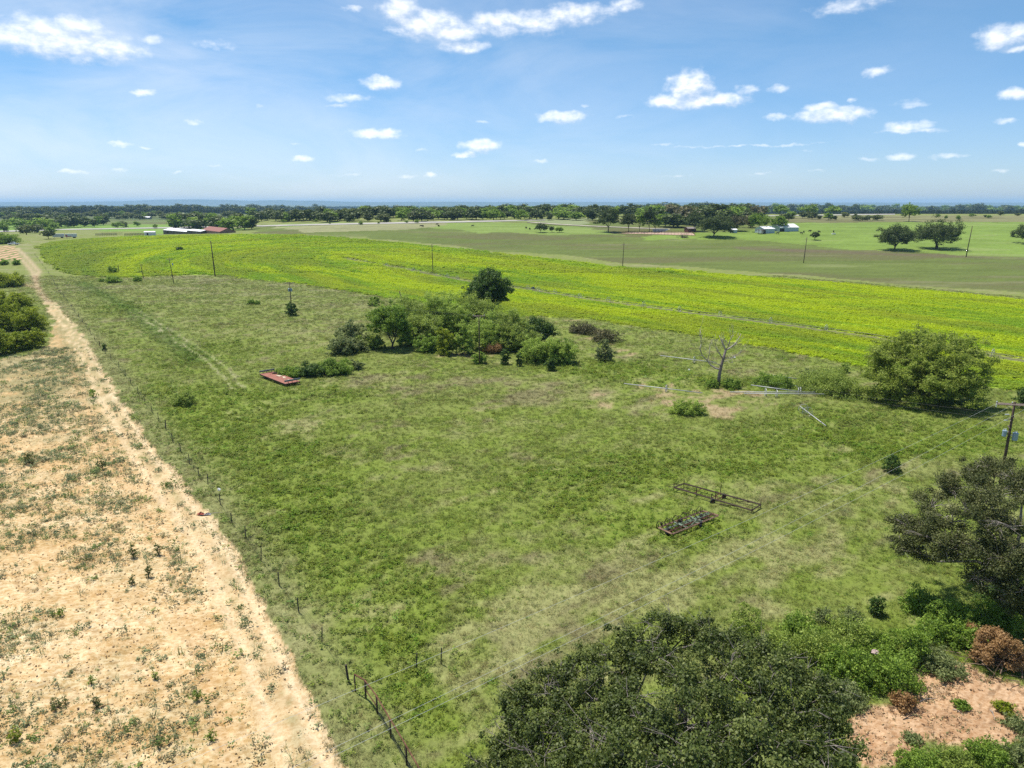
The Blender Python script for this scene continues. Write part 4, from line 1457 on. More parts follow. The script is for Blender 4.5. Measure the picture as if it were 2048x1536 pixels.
def build_pasture_shrubs():
    R_ = [(1715, 1972, 655, 812, 'large spreading olive green mesquite right of the scattered pipes', 'olive')]
    p = G(1842, 800)
    s = mpp(p)
    Ht = top_h(p, 652) * .92
    rng = np.random.default_rng(201)
    root = empty('mesquite_tree', tuple(p), 0, label='large spreading olive green tree right of the scattered pipes', cat='tree')
    R = 116 * s
    cen, rad = clumps_round(rng, R * .90, Ht * .70, Ht * .27, 110, R * .19, -.30, .22)
    cen[:, 2] = np.maximum(cen[:, 2], .9 + 1.2 * rng.random(len(cen)))
    mb = MB()
    limbs(rng, mb, cen, 1.6, .24, 12, multi=6, twigs=1, rad=rad)
    mb.build('trunk', BARK, root, smooth=True)
    c2, r2 = sprays(rng, cen, rad, 12, .28, .55, .4)
    link_mesh('crown', crown('crown', rng, c2, r2, 70000, .40, .19, LM['mesquite'], tone=.22, droop=.1, shell=.1), root)
    items = [('cedar_bush', 'dark green rounded shrub alone in the pasture left of the transformer pole', 'shrub', 1763, 1798, 908, 946, 'dark', .5),
             ('mesquite_sapling', 'small upright green bush left behind the large spreading tree', 'bush', 1680, 1697, 724, 746, 'willow', .5),
             ('dark_bush', 'dark bush at the right edge behind the transformer pole', 'bush', 2024, 2090, 765, 822, 'dark', .6),
             ('low_bush', 'low olive bush between the long pipe and the bare orange soil', 'bush', 1345, 1402, 802, 830, 'willow', .5),
             ('weed_clump', 'dark green weeds at the foot of the dead tree, left of its trunk', 'weeds', 1412, 1437, 758, 776, 'scrub', .4),
             ('weed_clump', 'dark green weeds at the foot of the dead tree, right of its trunk', 'weeds', 1443, 1482, 758, 778, 'scrub', .4),
             ('weed_mound', 'green weed mound behind the crossed pipes', 'weeds', 1510, 1580, 752, 776, 'scrub', .4),
             ('weed_mound', 'green weed mound left of the large spreading tree', 'weeds', 1600, 1724, 752, 790, 'olive', .3),
             ('wispy_bush', 'thin wispy bush behind the weed mound by the far pipe', 'bush', 1600, 1650, 735, 770, 'grey', .4),
             ('post_bush', 'round dark bush wrapped round the foot of the transformer pole near the crop', 'bush', 572, 595, 603, 632, 'dark', .35),
             ('pair_bush', 'low dark bush in the pasture left of the bush wrapped pole', 'bush', 496, 512, 598, 609, 'scrub', .4),
             ('small_shrub', 'small shrub right beside the low dark bush in the far pasture', 'shrub', 510, 521, 600, 609, 'scrub', .4),
             ('field_edge_bush', 'dark bush at the crop edge left of the short pole', 'bush', 218, 236, 532, 547, 'scrub', .4),
             ('field_edge_bush', 'long dark bush at the crop edge below the short pole', 'bush', 214, 242, 552, 566, 'scrub', .4),
             ('field_edge_bush', 'small dark bush at the crop edge, left of the long dark one', 'bush', 199, 209, 555, 564, 'scrub', .4),
             ('field_edge_bush', 'dark bush at the crop edge between the two leaning poles', 'bush', 266, 284, 552, 563, 'scrub', .4),
             ('crop_island_bush', 'small dark bush standing alone in the crop above the tall pole', 'bush', 352, 366, 493, 503, 'dark', .4),
             ('fence_bush', 'small dark bush on the wire fence beside the sand track', 'bush', 205, 214, 684, 702, 'dark', .4),
             ('bright_bush', 'feathery bush in lush grass right of the wire fence', 'bush', 345, 392, 782, 812, 'olive', .4),
             ('dead_scrub_bush', 'reddish grey dead scrub right of the thicket, upper patch', 'scrub', 1135, 1200, 646, 668, 'rust', .3),
             ('dead_scrub_bush', 'reddish grey dead scrub right of the thicket, lower patch', 'scrub', 1185, 1240, 660, 684, 'rust', .3)]
    for i, (nm, lb, ct, x0, x1, yt, yb, mm, k) in enumerate(items):
        bush(nm, lb, ct, x0, x1, yt, yb, 210 + i, mm, k=k, lpx=2.7, sub=3, parts=('stem', 'foliage'), multi=3 if (x1 - x0) > 40 else 1, cov=1.5 if mm in ('rust',) else 3.2, squash=.6 if (x1 - x0) > 60 else 1)


build_pasture_shrubs()


def build_sand_weeds():
    g = 'taller weeds standing on the sandy field'
    for i, (x, y, w, h, mm, lb) in enumerate([(267, 1118, 20, 34, 'grey', 'tall grey green weed on the sand, left one of the cluster nearest the track'), (298, 1156, 16, 34, 'grey', 'tall grey green weed on the sand, nearest one of the cluster by the track'),
                                              (318, 1112, 16, 28, 'grey', 'tall grey green weed on the sand, the one of the cluster closest to the track'), (265, 1172, 14, 26, 'grey', 'tall grey green weed on the sand, below the left one of the cluster'),
                                              (121, 1234, 15, 18, 'scrub', 'round bright green weed on the upper edge of the pale sand band at the left'), (183, 1369, 13, 20, 'scrub', 'small bright green weed alone on the lower sand, left one of two'),
                                              (311, 1361, 13, 20, 'scrub', 'small bright green weed on the lower sand, right one of two'), (193, 1418, 22, 32, 'grey', 'bushy grey green weed in the middle of the lower sand'),
                                              (118, 1420, 32, 24, 'grey', 'wide low grey weed left of the bushy one on the lower sand'), (33, 1488, 26, 36, 'yellow', 'weed with yellow flowers near the lower left corner'),
                                              (394, 1402, 20, 28, 'scrub', 'dark green weed on the lower sand nearest the track'), (205, 940, 18, 26, 'grey', 'dark weed on the sand left of the red rag'), (187, 795, 16, 22, 'scrub', 'green weed on the upper sand below the orchard'), (60, 930, 22, 30, 'grey', 'tall weed at the left of the upper sand'), (424, 1484, 20, 26, 'scrub', 'green weed near the bottom of the sandy field by the track')]):
        bush('weed_plant', lb, 'weed', x - w / 2, x + w / 2, y - h, y, 900 + i, 'farl' if mm == 'grey' else mm, k=.4, lpx=4.4, asp=.4, sub=2, cov=.9, parts=('stem', 'foliage'), group=g)


build_sand_weeds()


def build_left_grove():
    its = [(-16, 47, 545, 575, 'yellow green orchard tree farthest back at the left edge'), (-20, 28, 576, 622, 'yellow green orchard tree at the left edge in the second row, outer one'), (18, 66, 582, 626, 'yellow green orchard tree in the second row, nearer the sand track'),
           (-12, 36, 604, 664, 'yellow green orchard tree at the left edge in the third row'), (26, 86, 612, 664, 'yellow green orchard tree in the third row, nearer the sand track'),
           (-22, 26, 652, 712, 'yellow green orchard tree at the left edge in the nearest row'), (18, 60, 654, 704, 'yellow green orchard tree in the nearest row, middle one'), (50, 90, 656, 698, 'yellow green orchard tree in the nearest row, beside the sand')]
    for i, (x0, x1, yt, yb, l) in enumerate(its):
        bush('orchard_tree', l, 'tree', x0, x1, yt, yb, 250 + i, 'yellow', sub=4, multi=3, group='orchard trees left of the sand track', lpx=3.0)
    for i, (x0, x1, yt, yb, l) in enumerate([(2, 16, 518, 530, 'small vine bush at the near end of the left row'), (26, 40, 517, 530, 'small vine bush at the near end of the right row')]):
        bush('vine_bush', l, 'bush', x0, x1, yt, yb, 262 + i, 'scrub', k=.3, group='vine bushes at the row ends')


build_left_grove()


# the great oak at the lower right and the half dead oak beyond it
def build_big_oak():
    rng = np.random.default_rng(301)
    top = GZ(1330, 1225, 8.6)
    base = np.array([GZ(1365, 1470, 2.0)[0], GZ(1365, 1470, 2.0)[1], 0])
    base[2] = float(terrain(base[0], base[1]))
    root = empty('oak_tree', tuple(base), 0, label='huge dark green oak with grey limbs filling the lower edge of the picture', cat='tree')
    cen, rad = [], []
    # outline of the crown: pixel, height of the clump centre, radius
    ol = [(1330, 1262, 7.6, 1.5), (1270, 1285, 7.4, 1.4), (1230, 1310, 7.2, 1.4), (1180, 1330, 7.0, 1.3), (1120, 1345, 6.6, 1.2), (1085, 1365, 6.2, 1.2), (1050, 1400, 5.6, 1.3), (1040, 1440, 4.8, 1.5), (1020, 1490, 4.0, 1.5), (995, 1535, 3.2, 1.5),
          (1400, 1268, 7.6, 1.5), (1450, 1285, 7.4, 1.4), (1500, 1310, 7.2, 1.5), (1550, 1330, 7.0, 1.5), (1600, 1355, 6.6, 1.5), (1640, 1400, 6.0, 1.5), (1665, 1450, 5.4, 1.4), (1675, 1500, 4.6, 1.4), (1660, 1545, 4.0, 1.5),
          (1300, 1330, 7.9, 1.3), (1460, 1340, 8.2, 1.6), (1530, 1390, 8.3, 1.7), (1590, 1430, 7.6, 1.6), (1200, 1380, 7.6, 1.5), (1140, 1410, 6.8, 1.5), (1100, 1450, 6.2, 1.5), (1180, 1460, 7.6, 1.6), (1260, 1420, 8.4, 1.5), (1370, 1370, 8.6, 1.4),
          (1420, 1420, 9.0, 1.6), (1330, 1460, 9.2, 1.7), (1480, 1460, 9.0, 1.7), (1560, 1490, 8.0, 1.7), (1250, 1500, 8.8, 1.7), (1150, 1520, 7.2, 1.7), (1070, 1510, 5.4, 1.6), (1390, 1510, 9.4, 1.8), (1620, 1500, 6.6, 1.6), (1480, 1540, 9.0, 1.8), (1300, 1550, 9.2, 1.8),
          (1200, 1575, 8.0, 1.8), (1090, 1580, 6.0, 1.8), (1400, 1600, 9.0, 1.9), (1530, 1600, 8.0, 1.9), (1630, 1580, 6.2, 1.7), (1000, 1590, 3.4, 1.5), (1300, 1660, 8.2, 2.0), (1450, 1680, 7.6, 2.0), (1150, 1660, 6.2, 1.9), (1590, 1660, 6.2, 1.8)]
    for (px, py, z, r) in ol:
        q = GZ(px, py, z) - base
        q[2] = z
        cen.append(q)
        rad.append(r * 1.0)
        if rng.random() < .8:
            cen.append(q + rng.normal(size=3) * np.array([1.1, 1.1, .5]) - np.array([0, 0, .8]))
            rad.append(r * .6)
    cen, rad = np.array(cen), np.array(rad)
    mb = MB()
    limbs(rng, mb, cen, 2.4, .46, 11, twigs=4, rad=rad * 1.25, n=8)
    mb.build('trunk', mat('lichen_bark', (.25, .215, .19), .9, var=.35, scale=5), root, smooth=True)
    cen3 = np.concatenate([cen, np.array([GZ(1330, 1330, 6.6), GZ(1360, 1345, 6.4), GZ(1310, 1310, 6.8)]) - np.array([base[0], base[1], 0])])
    c2, r2 = sprays(rng, cen3, np.append(rad, [1.2] * 3), 18, .18, .50)
    link_mesh('crown', crown('crown', rng, c2, r2, 180000, .168, .10, LM['oak'], tone=.30, shell=.1, up=.5), root)


def build_grey_oak():
    rng = np.random.default_rng(311)
    base = G(2010, 1215)
    root = empty('oak_tree', tuple(base), 0, label='half dead grey oak with bare pinkish branches at the right edge', cat='tree')
    cen, rad = [], []
    ol = [(1905, 985, 9.0, 1.3), (1950, 960, 10.2, 1.3), (1990, 945, 11.0, 1.4), (2040, 975, 11.2, 1.5), (1860, 1020, 7.8, 1.3), (1820, 1060, 6.4, 1.2), (1800, 1095, 5.6, 1.0), (1850, 1080, 6.6, 1.3), (1905, 1050, 8.4, 1.5), (1960, 1040, 9.6, 1.6), (2020, 1060, 9.6, 1.6),
          (1890, 1110, 6.4, 1.2), (1940, 1100, 7.2, 1.4), (1990, 1120, 7.2, 1.5), (2040, 1130, 7.4, 1.6), (1960, 1165, 5.0, 1.2), (2010, 1180, 5.0, 1.3), (2060, 1190, 5.2, 1.4), (2090, 1000, 10.6, 1.6), (2120, 1080, 9.4, 1.8), (2140, 1150, 6.6, 1.8), (2180, 1050, 9.0, 1.8), (1835, 1110, 4.6, .9), (2030, 1215, 3.6, 1.1), (1985, 1000, 10.6, 1.3)]
    for (px, py, z, r) in ol:
        q = GZ(px, py, z) - base
        q[2] = z
        cen.append(q)
        rad.append(r)
    cen, rad = np.array(cen), np.array(rad)
    mb = MB()
    limbs(rng, mb, cen, 3.0, .36, 9, twigs=11, rad=rad * 1.25, n=7)
    mb.build('trunk', BARK_PALE, root, smooth=True)
    c2, r2 = sprays(rng, cen, rad * 1.25, 20, .24, .60)
    keep = rng.random(len(c2)) < .75
    link_mesh('crown', crown('crown', rng, c2[keep], r2[keep], 115000, .165, .095, LM['grey_oak'], tone=.26, shell=.05), root)


build_big_oak()
build_grey_oak()


def build_corner_bushes():
    g = 'bushes of the thicket beside the bare clearing'
    its = [('sapling_tree', 'olive green sapling just behind the top of the huge oak', 'tree', 1452, 1520, 1206, 1292, 'olive', .3),
           ('cedar_tree', 'small dark cedar between the huge oak and the grey oak', 'tree', 1736, 1768, 1188, 1234, 'dark', .4),
           ('cedar_tree', 'dark narrow cedar left above the bare clearing', 'tree', 1786, 1852, 1246, 1334, 'scrub', .5),
           ('thorn_bush', 'dense green bush touching the left corner of the bare clearing', 'bush', 1724, 1832, 1304, 1388, 'scrub', .6),
           ('thorn_bush', 'green bush left of the dense bush by the clearing', 'bush', 1640, 1740, 1300, 1380, 'scrub', .6),
           ('thorn_bush', 'green bush behind the right shoulder of the huge oak', 'bush', 1590, 1690, 1268, 1340, 'olive', .6),
           ('thorn_bush', 'yellow green bush on the slope above the dense bushes', 'bush', 1655, 1745, 1236, 1306, 'olive', .5),
           ('thorn_bush', 'grey green bush between the huge oak and the clearing', 'bush', 1650, 1730, 1370, 1420, 'grey', .5),
           ('thorn_bush', 'olive bush between the sapling and the huge oak', 'bush', 1515, 1600, 1262, 1330, 'olive', .5),
           ('broadleaf_weed', 'pale broad leaved weed clump behind the yellow green bush', 'weeds', 1625, 1665, 1214, 1246, 'grey', .4),
           ('broadleaf_weed', 'pale broad leaved weed clump left of the small dark cedar', 'weeds', 1680, 1724, 1222, 1252, 'grey', .4),
           ('thorn_bush', 'low green scrub just right of the olive sapling', 'bush', 1560, 1650, 1236, 1290, 'scrub', .5),
           ('thorn_bush', 'low green scrub left of the dark narrow cedar', 'bush', 1705, 1795, 1268, 1326, 'scrub', .5),
           ('thorn_bush', 'low green scrub right of the dark narrow cedar', 'bush', 1835, 1905, 1228, 1290, 'scrub', .5),
           ('shade_bush', 'dark undergrowth bush under the grey oak at the right edge, upper one', 'bush', 1960, 2060, 1165, 1236, 'dark', .5),
           ('shade_bush', 'dark undergrowth bush under the grey oak, lower one by the brush pile', 'bush', 1935, 2040, 1205, 1268, 'scrub', .5),
           ('grass_tussock', 'grey green grass mound at the top edge of the clearing', 'grass mound', 1836, 1920, 1310, 1348, 'grey', .4),
           ('weed_patch', 'bright weeds in the shade below the grey oak, left part', 'weeds', 1800, 1880, 1186, 1224, 'scrub', .4),
           ('weed_patch', 'bright weeds in the shade below the grey oak, right part', 'weeds', 1870, 1960, 1200, 1262, 'scrub', .4),
           ('weed_patch', 'dark weeds between the grey oak and the brown brush pile', 'weeds', 1890, 1960, 1250, 1300, 'scrub', .4),
           ('grass_tussock', 'bright green grass tuft on the right of the bare clearing', 'grass', 1986, 2024, 1402, 1428, 'yellow', .4),
           ('weed_tuft', 'dark green weed tuft in the middle of the bare clearing', 'weeds', 1906, 1938, 1400, 1420, 'scrub', .4),
           ('weed_tuft', 'low grey green weed tuft near the bottom of the clearing', 'weeds', 1800, 1838, 1470, 1486, 'grey', .4),
           ('dry_shrub', 'yellow brown dry shrub at the left of the clearing', 'shrub', 1776, 1828, 1384, 1420, 'dry', .4),
           ('corner_bush', 'yellow green bush at the lower right corner', 'bush', 1932, 2010, 1490, 1540, 'scrub', .5),
           ('corner_bush', 'green bush at the bottom edge below the clearing', 'bush', 1860, 1940, 1508, 1560, 'olive', .5),
           ('corner_bush', 'green bush between the huge oak and the bottom of the clearing', 'bush', 1790, 1870, 1500, 1560, 'scrub', .5),
           ('corner_bush', 'grey green bush at the right edge near the bottom', 'bush', 2005, 2080, 1480, 1545, 'grey', .5),
           ('weed_clump', 'low green weeds at the right edge of the clearing', 'weeds', 2010, 2070, 1440, 1470, 'grey', .5)]
    for i, (nm, lb, ct, x0, x1, yt, yb, mm, k) in enumerate(its):
        bush(nm, lb, ct, x0, x1, yt, yb, 330 + i, mm, k=k, lpx=4.4, sub=4, cov=2.2, parts=('stem', 'foliage'), multi=3, group=g if 'thorn' in nm else None)
    # the heap of cut branches
    rng = np.random.default_rng(371)
    p, R, Ht, s = P_(1934, 2062, 1262, 1352, .6)
    root = empty('brush_pile', tuple(p), 0, label='heap of cut branches with brown dead leaves at the right of the clearing', cat='brush pile')
    mb = MB()
    for i in range(90):
        a = rng.normal(size=3) * np.array([R * .5, R * .35, .1])
        a[2] = abs(rng.normal()) * .35
        d = rng.normal(size=3) * np.array([1, .7, .55])
        d[2] = abs(d[2])
        d /= np.linalg.norm(d)
        ln = R * (.4 + .5 * rng.random())
        e = a + d * ln
        e[2] = min(e[2], Ht)
        mb.tube([a, (a + e) / 2 + rng.normal(size=3) * .12, e], [.04, .028, .01], 4)
    mb.build('branches', mat('cut_branch_bark', (.19, .13, .09), .9, var=.3, scale=5), root)
    cen = np.stack([rng.normal(size=46) * R * .42, rng.normal(size=46) * R * .30, .3 + (Ht - .5) * rng.random(46) ** 1.5], 1)
    link_mesh('foliage', crown('foliage', rng, cen, np.full(46, R * .19), 15000, .17, .085, LM['dry'], shell=.1), root)
    # loose sticks on the bare ground
    for i, (a, b, l) in enumerate([((1832, 1407), (1872, 1398), 'pale crooked stick lying across the left of the clearing'), ((1806, 1440), (1840, 1432), 'thin dark branch lying in the middle left of the clearing'), ((1980, 1420), (1990, 1440), 'thin pale twig lying in the middle of the clearing'), ((1905, 1420), (1925, 1430), 'short brown stick near the weed tuft of the clearing')]):
        A, B = G(*a), G(*b)
        m1 = (A + B) / 2 + np.array([.05, .1, .06])
        q = MB()
        r = empty('stick', tuple(A), label=l, cat='stick', group='sticks on the clearing')
        q.tube([A * 0 + (0, 0, .04), m1 - A + (0, 0, .06), B - A + (0, 0, .05)], [.035, .03, .012], 5)
        q.tube([m1 - A + (0, 0, .06), m1 - A + (.25, .35, .1)], [.018, .006], 4)
        q.build('branch', BARK_PALE if i != 1 else BARK_DARK, r)


build_corner_bushes()


def build_dead_tree():
    rng = np.random.default_rng(401)
    base = G(1437, 771)
    s = mpp(base)
    root = empty('dead_tree', tuple(base), 0, label='bare grey dead tree standing among the scattered pipes', cat='tree')
    mb, mb2 = MB(), MB()
    k = top_h(base, 655) / 116.

    def W(px, py, dy=0.):
        return np.array([(px - 1437) * s, dy, (771 - py) * k])

    def limb(pts, r0, r1, lvl=0, b=None):
        P = np.array(pts)
        (b or mb2).tube(P, np.linspace(r0 * 1.35, r1 * 1.5, len(P)), 6)
        if lvl < 2:
            n = (5, 4)[lvl]
            for i in range(n):
                j = rng.integers(max(1, len(P) // 2 - 1), len(P))
                o = P[j]
                d = (P[j] - P[j - 1])
                ln = np.linalg.norm(P[-1] - P[0]) * (.34 + .25 * rng.random())
                d = d / (np.linalg.norm(d) + 1e-6) + rng.normal(size=3) * np.array([.55, .6, .35]) + np.array([0, 0, .35])
                d /= np.linalg.norm(d)
                m1 = o + d * ln * .5 + rng.normal(size=3) * .06 * ln
                e = o + d * ln + np.array([0, 0, .1 * ln])
                limb([o, m1, e], r1 * .9 if lvl == 0 else r0 * .5, max(.010, r1 * .3), lvl + 1)
    limb([W(1437, 774), W(1437, 750), W(1439, 735), W(1442, 720), W(1446, 700)], .27, .15, 9, mb)
    limb([W(1438, 738), W(1430, 737, .3), W(1420, 731, .6), W(1413, 722, .8), W(1403, 712, 1.), W(1398, 700, 1.2), W(1400, 690, 1.3)], .13, .04)
    limb([W(1439, 731), W(1432, 727, -.4), W(1420, 724, -.9)], .09, .03)
    limb([W(1441, 716), W(1436, 710, -.5), W(1428, 700, -1.), W(1421, 688, -1.4)], .11, .035)
    limb([W(1446, 700), W(1442, 690, .4), W(1438, 682, .7), W(1434, 672, .9)], .12, .035)
    limb([W(1446, 700), W(1450, 690, -.3), W(1452, 678, -.5), W(1455, 668, -.7)], .11, .03)
    limb([W(1446, 700), W(1456, 696, .5), W(1466, 690, 1.), W(1474, 681, 1.4), W(1479, 670, 1.6)], .11, .03)
    limb([W(1445, 716), W(1456, 714, -.6), W(1466, 706, -1.2), W(1472, 698, -1.6)], .07, .02)
    limb([W(1444, 722), W(1455, 722, .6), W(1464, 728, 1.2)], .05, .015)
    limb([W(1413, 724, .8), W(1416, 708, .6), W(1415, 695, .5)], .06, .02)
    mb.build('trunk', BARK_GREY, root, smooth=True)
    mb2.build('branches', BARK_PALE, root, smooth=True)


build_dead_tree()


# ------------------------------------------------------------------ trees and scrub along the highway and round the farms
FAR_MESH = {}


def far_mesh(kind, i):
    key = (kind, i)
    if key in FAR_MESH:
        return FAR_MESH[key]
    rng = np.random.default_rng(700 + 37 * i + len(kind))
    lm = {'dark': 'far', 'light': 'farl', 'mid': 'scrub', 'rust': 'rust', 'olive': 'olive'}[kind]
    sh = i % 4
    R, Ht = ((.52, 1.0), (.42, 1.0), (.62, 1.0), (.48, 1.0))[sh]
    cen, rad = clumps_round(rng, R * .78, .42, .55, 20, .20, -.85, .35)
    mb = MB()
    limbs(rng, mb, cen, .22, .028, 4, n=4)
    nb = len(mb.f)
    cen[:, 2] = np.maximum(cen[:, 2], .2)
    v, f, lv = leaves(rng, cen, rad, 900, .125, .085, shell=.2, tone=.3)
    vb = np.array(mb.v)
    fb = np.array([q for q in mb.f if len(q) == 4])
    V = np.concatenate([vb, v])
    Fq = np.concatenate([fb, f + len(vb)])
    mi = np.concatenate([np.zeros(len(fb), int), np.ones(len(f), int)])
    me = np_mesh(kind + '_far_tree', V, Fq, [BARK, LM[lm]], [('lv', 'FLOAT', 'FACE', np.concatenate([np.full(len(fb), .5), lv]).astype(np.float32))], mat_idx=mi)
    FAR_MESH[key] = me
    return me


def far_tree(px, py, hpx, kind, i, label, group=None, wide=1., name='tree', cat='tree'):
    p = G(px, py)
    s = mpp(p)
    o = link_mesh(name, far_mesh(kind, i % 6), label=label, cat=cat, group=group)
    o.location = (p[0], p[1], p[2] - .02 * hpx * s)
    h = hpx * s
    o.scale = (h * wide, h * wide, h)
    o.rotation_euler = (0, 0, (i * 2.399) % 6.283)
    return o


def build_far_trees():
    rng = np.random.default_rng(77)
    bands = [  # x0, x1, y0, y1, n, hmin, hmax, kinds, label, group
        (120, 650, 423.5, 426, 34, 9, 13, ('dark',), 'dark tree of the far belt behind the left valley', 'trees of the far dark belt'),
        (0, 130, 428, 432, 9, 10, 14, ('dark',), 'dark tree of the belt at the far left behind the pale valley field', 'trees of the far left belt'),
        (0, 480, 431, 441, 46, 6, 11, ('light', 'mid', 'light', 'dark'), 'scrubby tree on the hazy left valley beyond the pale field', 'scrub trees on the left valley floor'),
        (500, 700, 436, 444, 26, 14, 20, ('dark', 'dark', 'mid'), 'dense dark tree in the belt left behind the highway', 'trees in the belt behind the highway'),
        (620, 870, 441, 445, 12, 13, 20, ('mid', 'light', 'dark'), 'roadside tree where the highway bends behind the pasture', 'roadside trees at the highway bend'),
        (690, 1010, 430, 436, 40, 12, 18, ('dark', 'dark', 'mid'), 'dark tree on the ridge behind the highway bend', 'ridge trees behind the highway bend'),
        (870, 1190, 437, 441, 24, 13, 19, ('dark', 'mid', 'dark'), 'roadside tree beside the middle of the highway', 'roadside trees along the middle of the highway'),
        (1000, 1480, 427, 434, 64, 13, 20, ('dark', 'dark', 'dark', 'mid'), 'dark tree of the wood on the ridge in the middle of the horizon', 'trees of the ridge wood'),
        (1300, 1520, 440, 456, 18, 22, 34, ('dark', 'mid', 'dark', 'rust'), 'tree among the ranch buildings in front of the ridge wood', 'trees round the ranch buildings'),
        (1480, 1740, 425, 428.5, 28, 12, 17, ('dark', 'mid', 'dark', 'light', 'rust'), 'tree of the belt behind the right hand highway', 'trees behind the right hand highway'),
        (1700, 2060, 424.5, 427, 34, 8, 14, ('dark', 'dark', 'mid'), 'tree on the ridge at the far right of the horizon', 'trees on the right hand ridge'),
        (1560, 1760, 434, 442, 13, 8, 13, ('light', 'mid', 'dark'), 'bush in the dry strip above the right pasture', 'bushes in the dry strip'),
        (1860, 2040, 431, 440, 8, 4, 8, ('mid', 'dark'), 'small bush in the dry strip near the right edge', 'small bushes at the right of the dry strip'),
        (0, 112, 446, 470, 11, 12, 20, ('light', 'light', 'mid'), 'pale grey green mesquite behind the parked pickup truck', 'mesquites behind the pickup'),
        (60, 215, 448, 457, 14, 13, 21, ('dark', 'dark', 'mid'), 'dark tree in the row left of the farm trailers', 'trees in the row behind the trailers'),
        (215, 330, 452, 458, 4, 7, 12, ('light', 'mid'), 'small roadside tree between the trailers and the long barn', 'small trees by the left highway'),
        (350, 505, 456, 461, 14, 18, 27, ('dark', 'mid', 'dark'), 'leafy tree behind the long white roofed barn', 'trees round the long barn'),
        (560, 860, 444, 449.5, 8, 3, 6, ('mid',), 'low bush on the near verge of the highway', 'bushes on the highway verge'),
    ]
    k = 0
    joined = ('trees of the far dark belt', 'trees of the far left belt', 'scrub trees on the left valley floor', 'trees on the right hand ridge', 'ridge trees behind the highway bend')
    J = []
    for x0, x1, y0, y1, n, h0, h1, kinds, lab, grp in bands:
        if grp in joined:
            n = int(n * 1.6)
        for j in range(n):
            px = x0 + (x1 - x0) * (j + rng.random()) / n
            py = y0 + (y1 - y0) * rng.random()
            kd = kinds[rng.integers(len(kinds))]
            if grp in joined:
                p = G(px, py)
                hm = (h0 + (h1 - h0) * rng.random()) * mpp(p) * 1.12
                J.append((p[0], p[1], p[2] - .2, hm * (1.15 + .85 * rng.random()), hm, {'dark': 0, 'mid': 2, 'light': 4}[kd] + rng.integers(0, 2)))
                continue
            ht, wd = h0 + (h1 - h0) * rng.random(), 1.15 + .85 * rng.random()
            words = ('tall ' if ht > h0 + .66 * (h1 - h0) else 'low ' if ht < h0 + .33 * (h1 - h0) else '') + ('broad ' if wd > 1.7 else 'narrow ' if wd < 1.4 else '')
            tone_w = {'dark': '', 'mid': 'green ', 'light': 'pale ', 'rust': 'reddish '}[kd]
            lb = words + tone_w + (lab.replace('dark ', '') if kd != 'dark' else lab)
            far_tree(px, py, ht * 1.12, kd, k, lb, grp, wd)
            k += 1
    J = np.array(J)
    protos = [far_mesh(q, i) for q in ('dark', 'mid', 'light') for i in (0, 2)]
    scatter('distant_trees', J[:, :3], np.full((len(J), 3), .1), J[:, 3], J[:, 5].astype(int), protos, 'small trees massed on the valley floor and ridges far behind the highway', rng, 0., zs=J[:, 4])
    near = [
        (1790, 500, 1751, 1828, 456, 'dark', 'green oak left of the pair on the right pasture, lowest branches touching the grass'),
        (1872, 497, 1827, 1918, 445, 'dark', 'dark spreading oak of the pair on the right pasture with three trunks showing'),
        (2050, 487, 2027, 2078, 450, 'dark', 'dark oak cut by the right edge on the right pasture'),
        (1628, 480, 1619, 1640, 465, 'dark', 'small round tree standing alone near the two barns'),
        (1815, 443, 1801, 1834, 408, 'mid', 'tall dark green tree on the skyline above the pair of oaks'),
        (1950, 427, 1938, 1968, 409, 'dark', 'wind leaned dark tree on the right hand skyline'),
        (1217, 464, 1193, 1240, 418, 'dark', 'tall dark tree at the left end of the row by the sand arena'),
        (1256, 464, 1240, 1273, 426, 'dark', 'second tall tree from the left in the row by the sand arena'),
        (1277, 464, 1266, 1292, 424, 'mid', 'third tall tree from the left in the row by the sand arena'),
        (1292, 464, 1284, 1312, 414, 'dark', 'highest tree of the row behind the left of the livestock trailer'),
        (1308, 462, 1296, 1324, 430, 'mid', 'broad tree right behind the livestock trailer'),
        (1425, 474, 1394, 1462, 434, 'dark', 'broad dark live oak in front of the ranch yard'),
        (1388, 462, 1370, 1408, 424, 'dark', 'tree behind the red shed of the ranch yard'),
        (1470, 462, 1452, 1492, 432, 'rust', 'reddish thin tree between the live oak and the left barn'),
        (1516, 464, 1497, 1540, 427, 'mid', 'big green tree behind the left barn'),
        (1556, 462, 1538, 1572, 433, 'mid', 'big green tree between the two barns'),
        (1575, 444, 1566, 1586, 428, 'dark', 'round dark tree behind the right barn'),
        (1082, 465, 1069, 1094, 447, 'dark', 'largest of the three round trees alone in the middle pasture'),
        (1104, 465, 1098, 1109, 453, 'dark', 'smallest of the three round trees alone in the middle pasture'),
        (1118, 465, 1110, 1127, 455, 'mid', 'right one of the three round trees alone in the middle pasture'),
        (96, 478, 84, 110, 461, 'dark', 'dark tree at the left end of the farm trailers'),
        (8, 487, -18, 38, 475, 'mid', 'low hedge like bush behind the pickup truck'),
    ]
    mm = {'mid': 'scrub', 'dark': 'far', 'rust': 'rust'}
    for i, (px, yb, x0, x1, yt, kd, lb) in enumerate(near):
        tree_px('oak_tree' if 'oak' in lb else 'tree', lb, x0, x1, yt, yb, 800 + i, mm[kd], .16 if 'oak' in lb else .2, cov=3.0, lpx=1.9, sub=3, cat='tree', multi=3 if 'three trunks' in lb else 1)


build_far_trees()

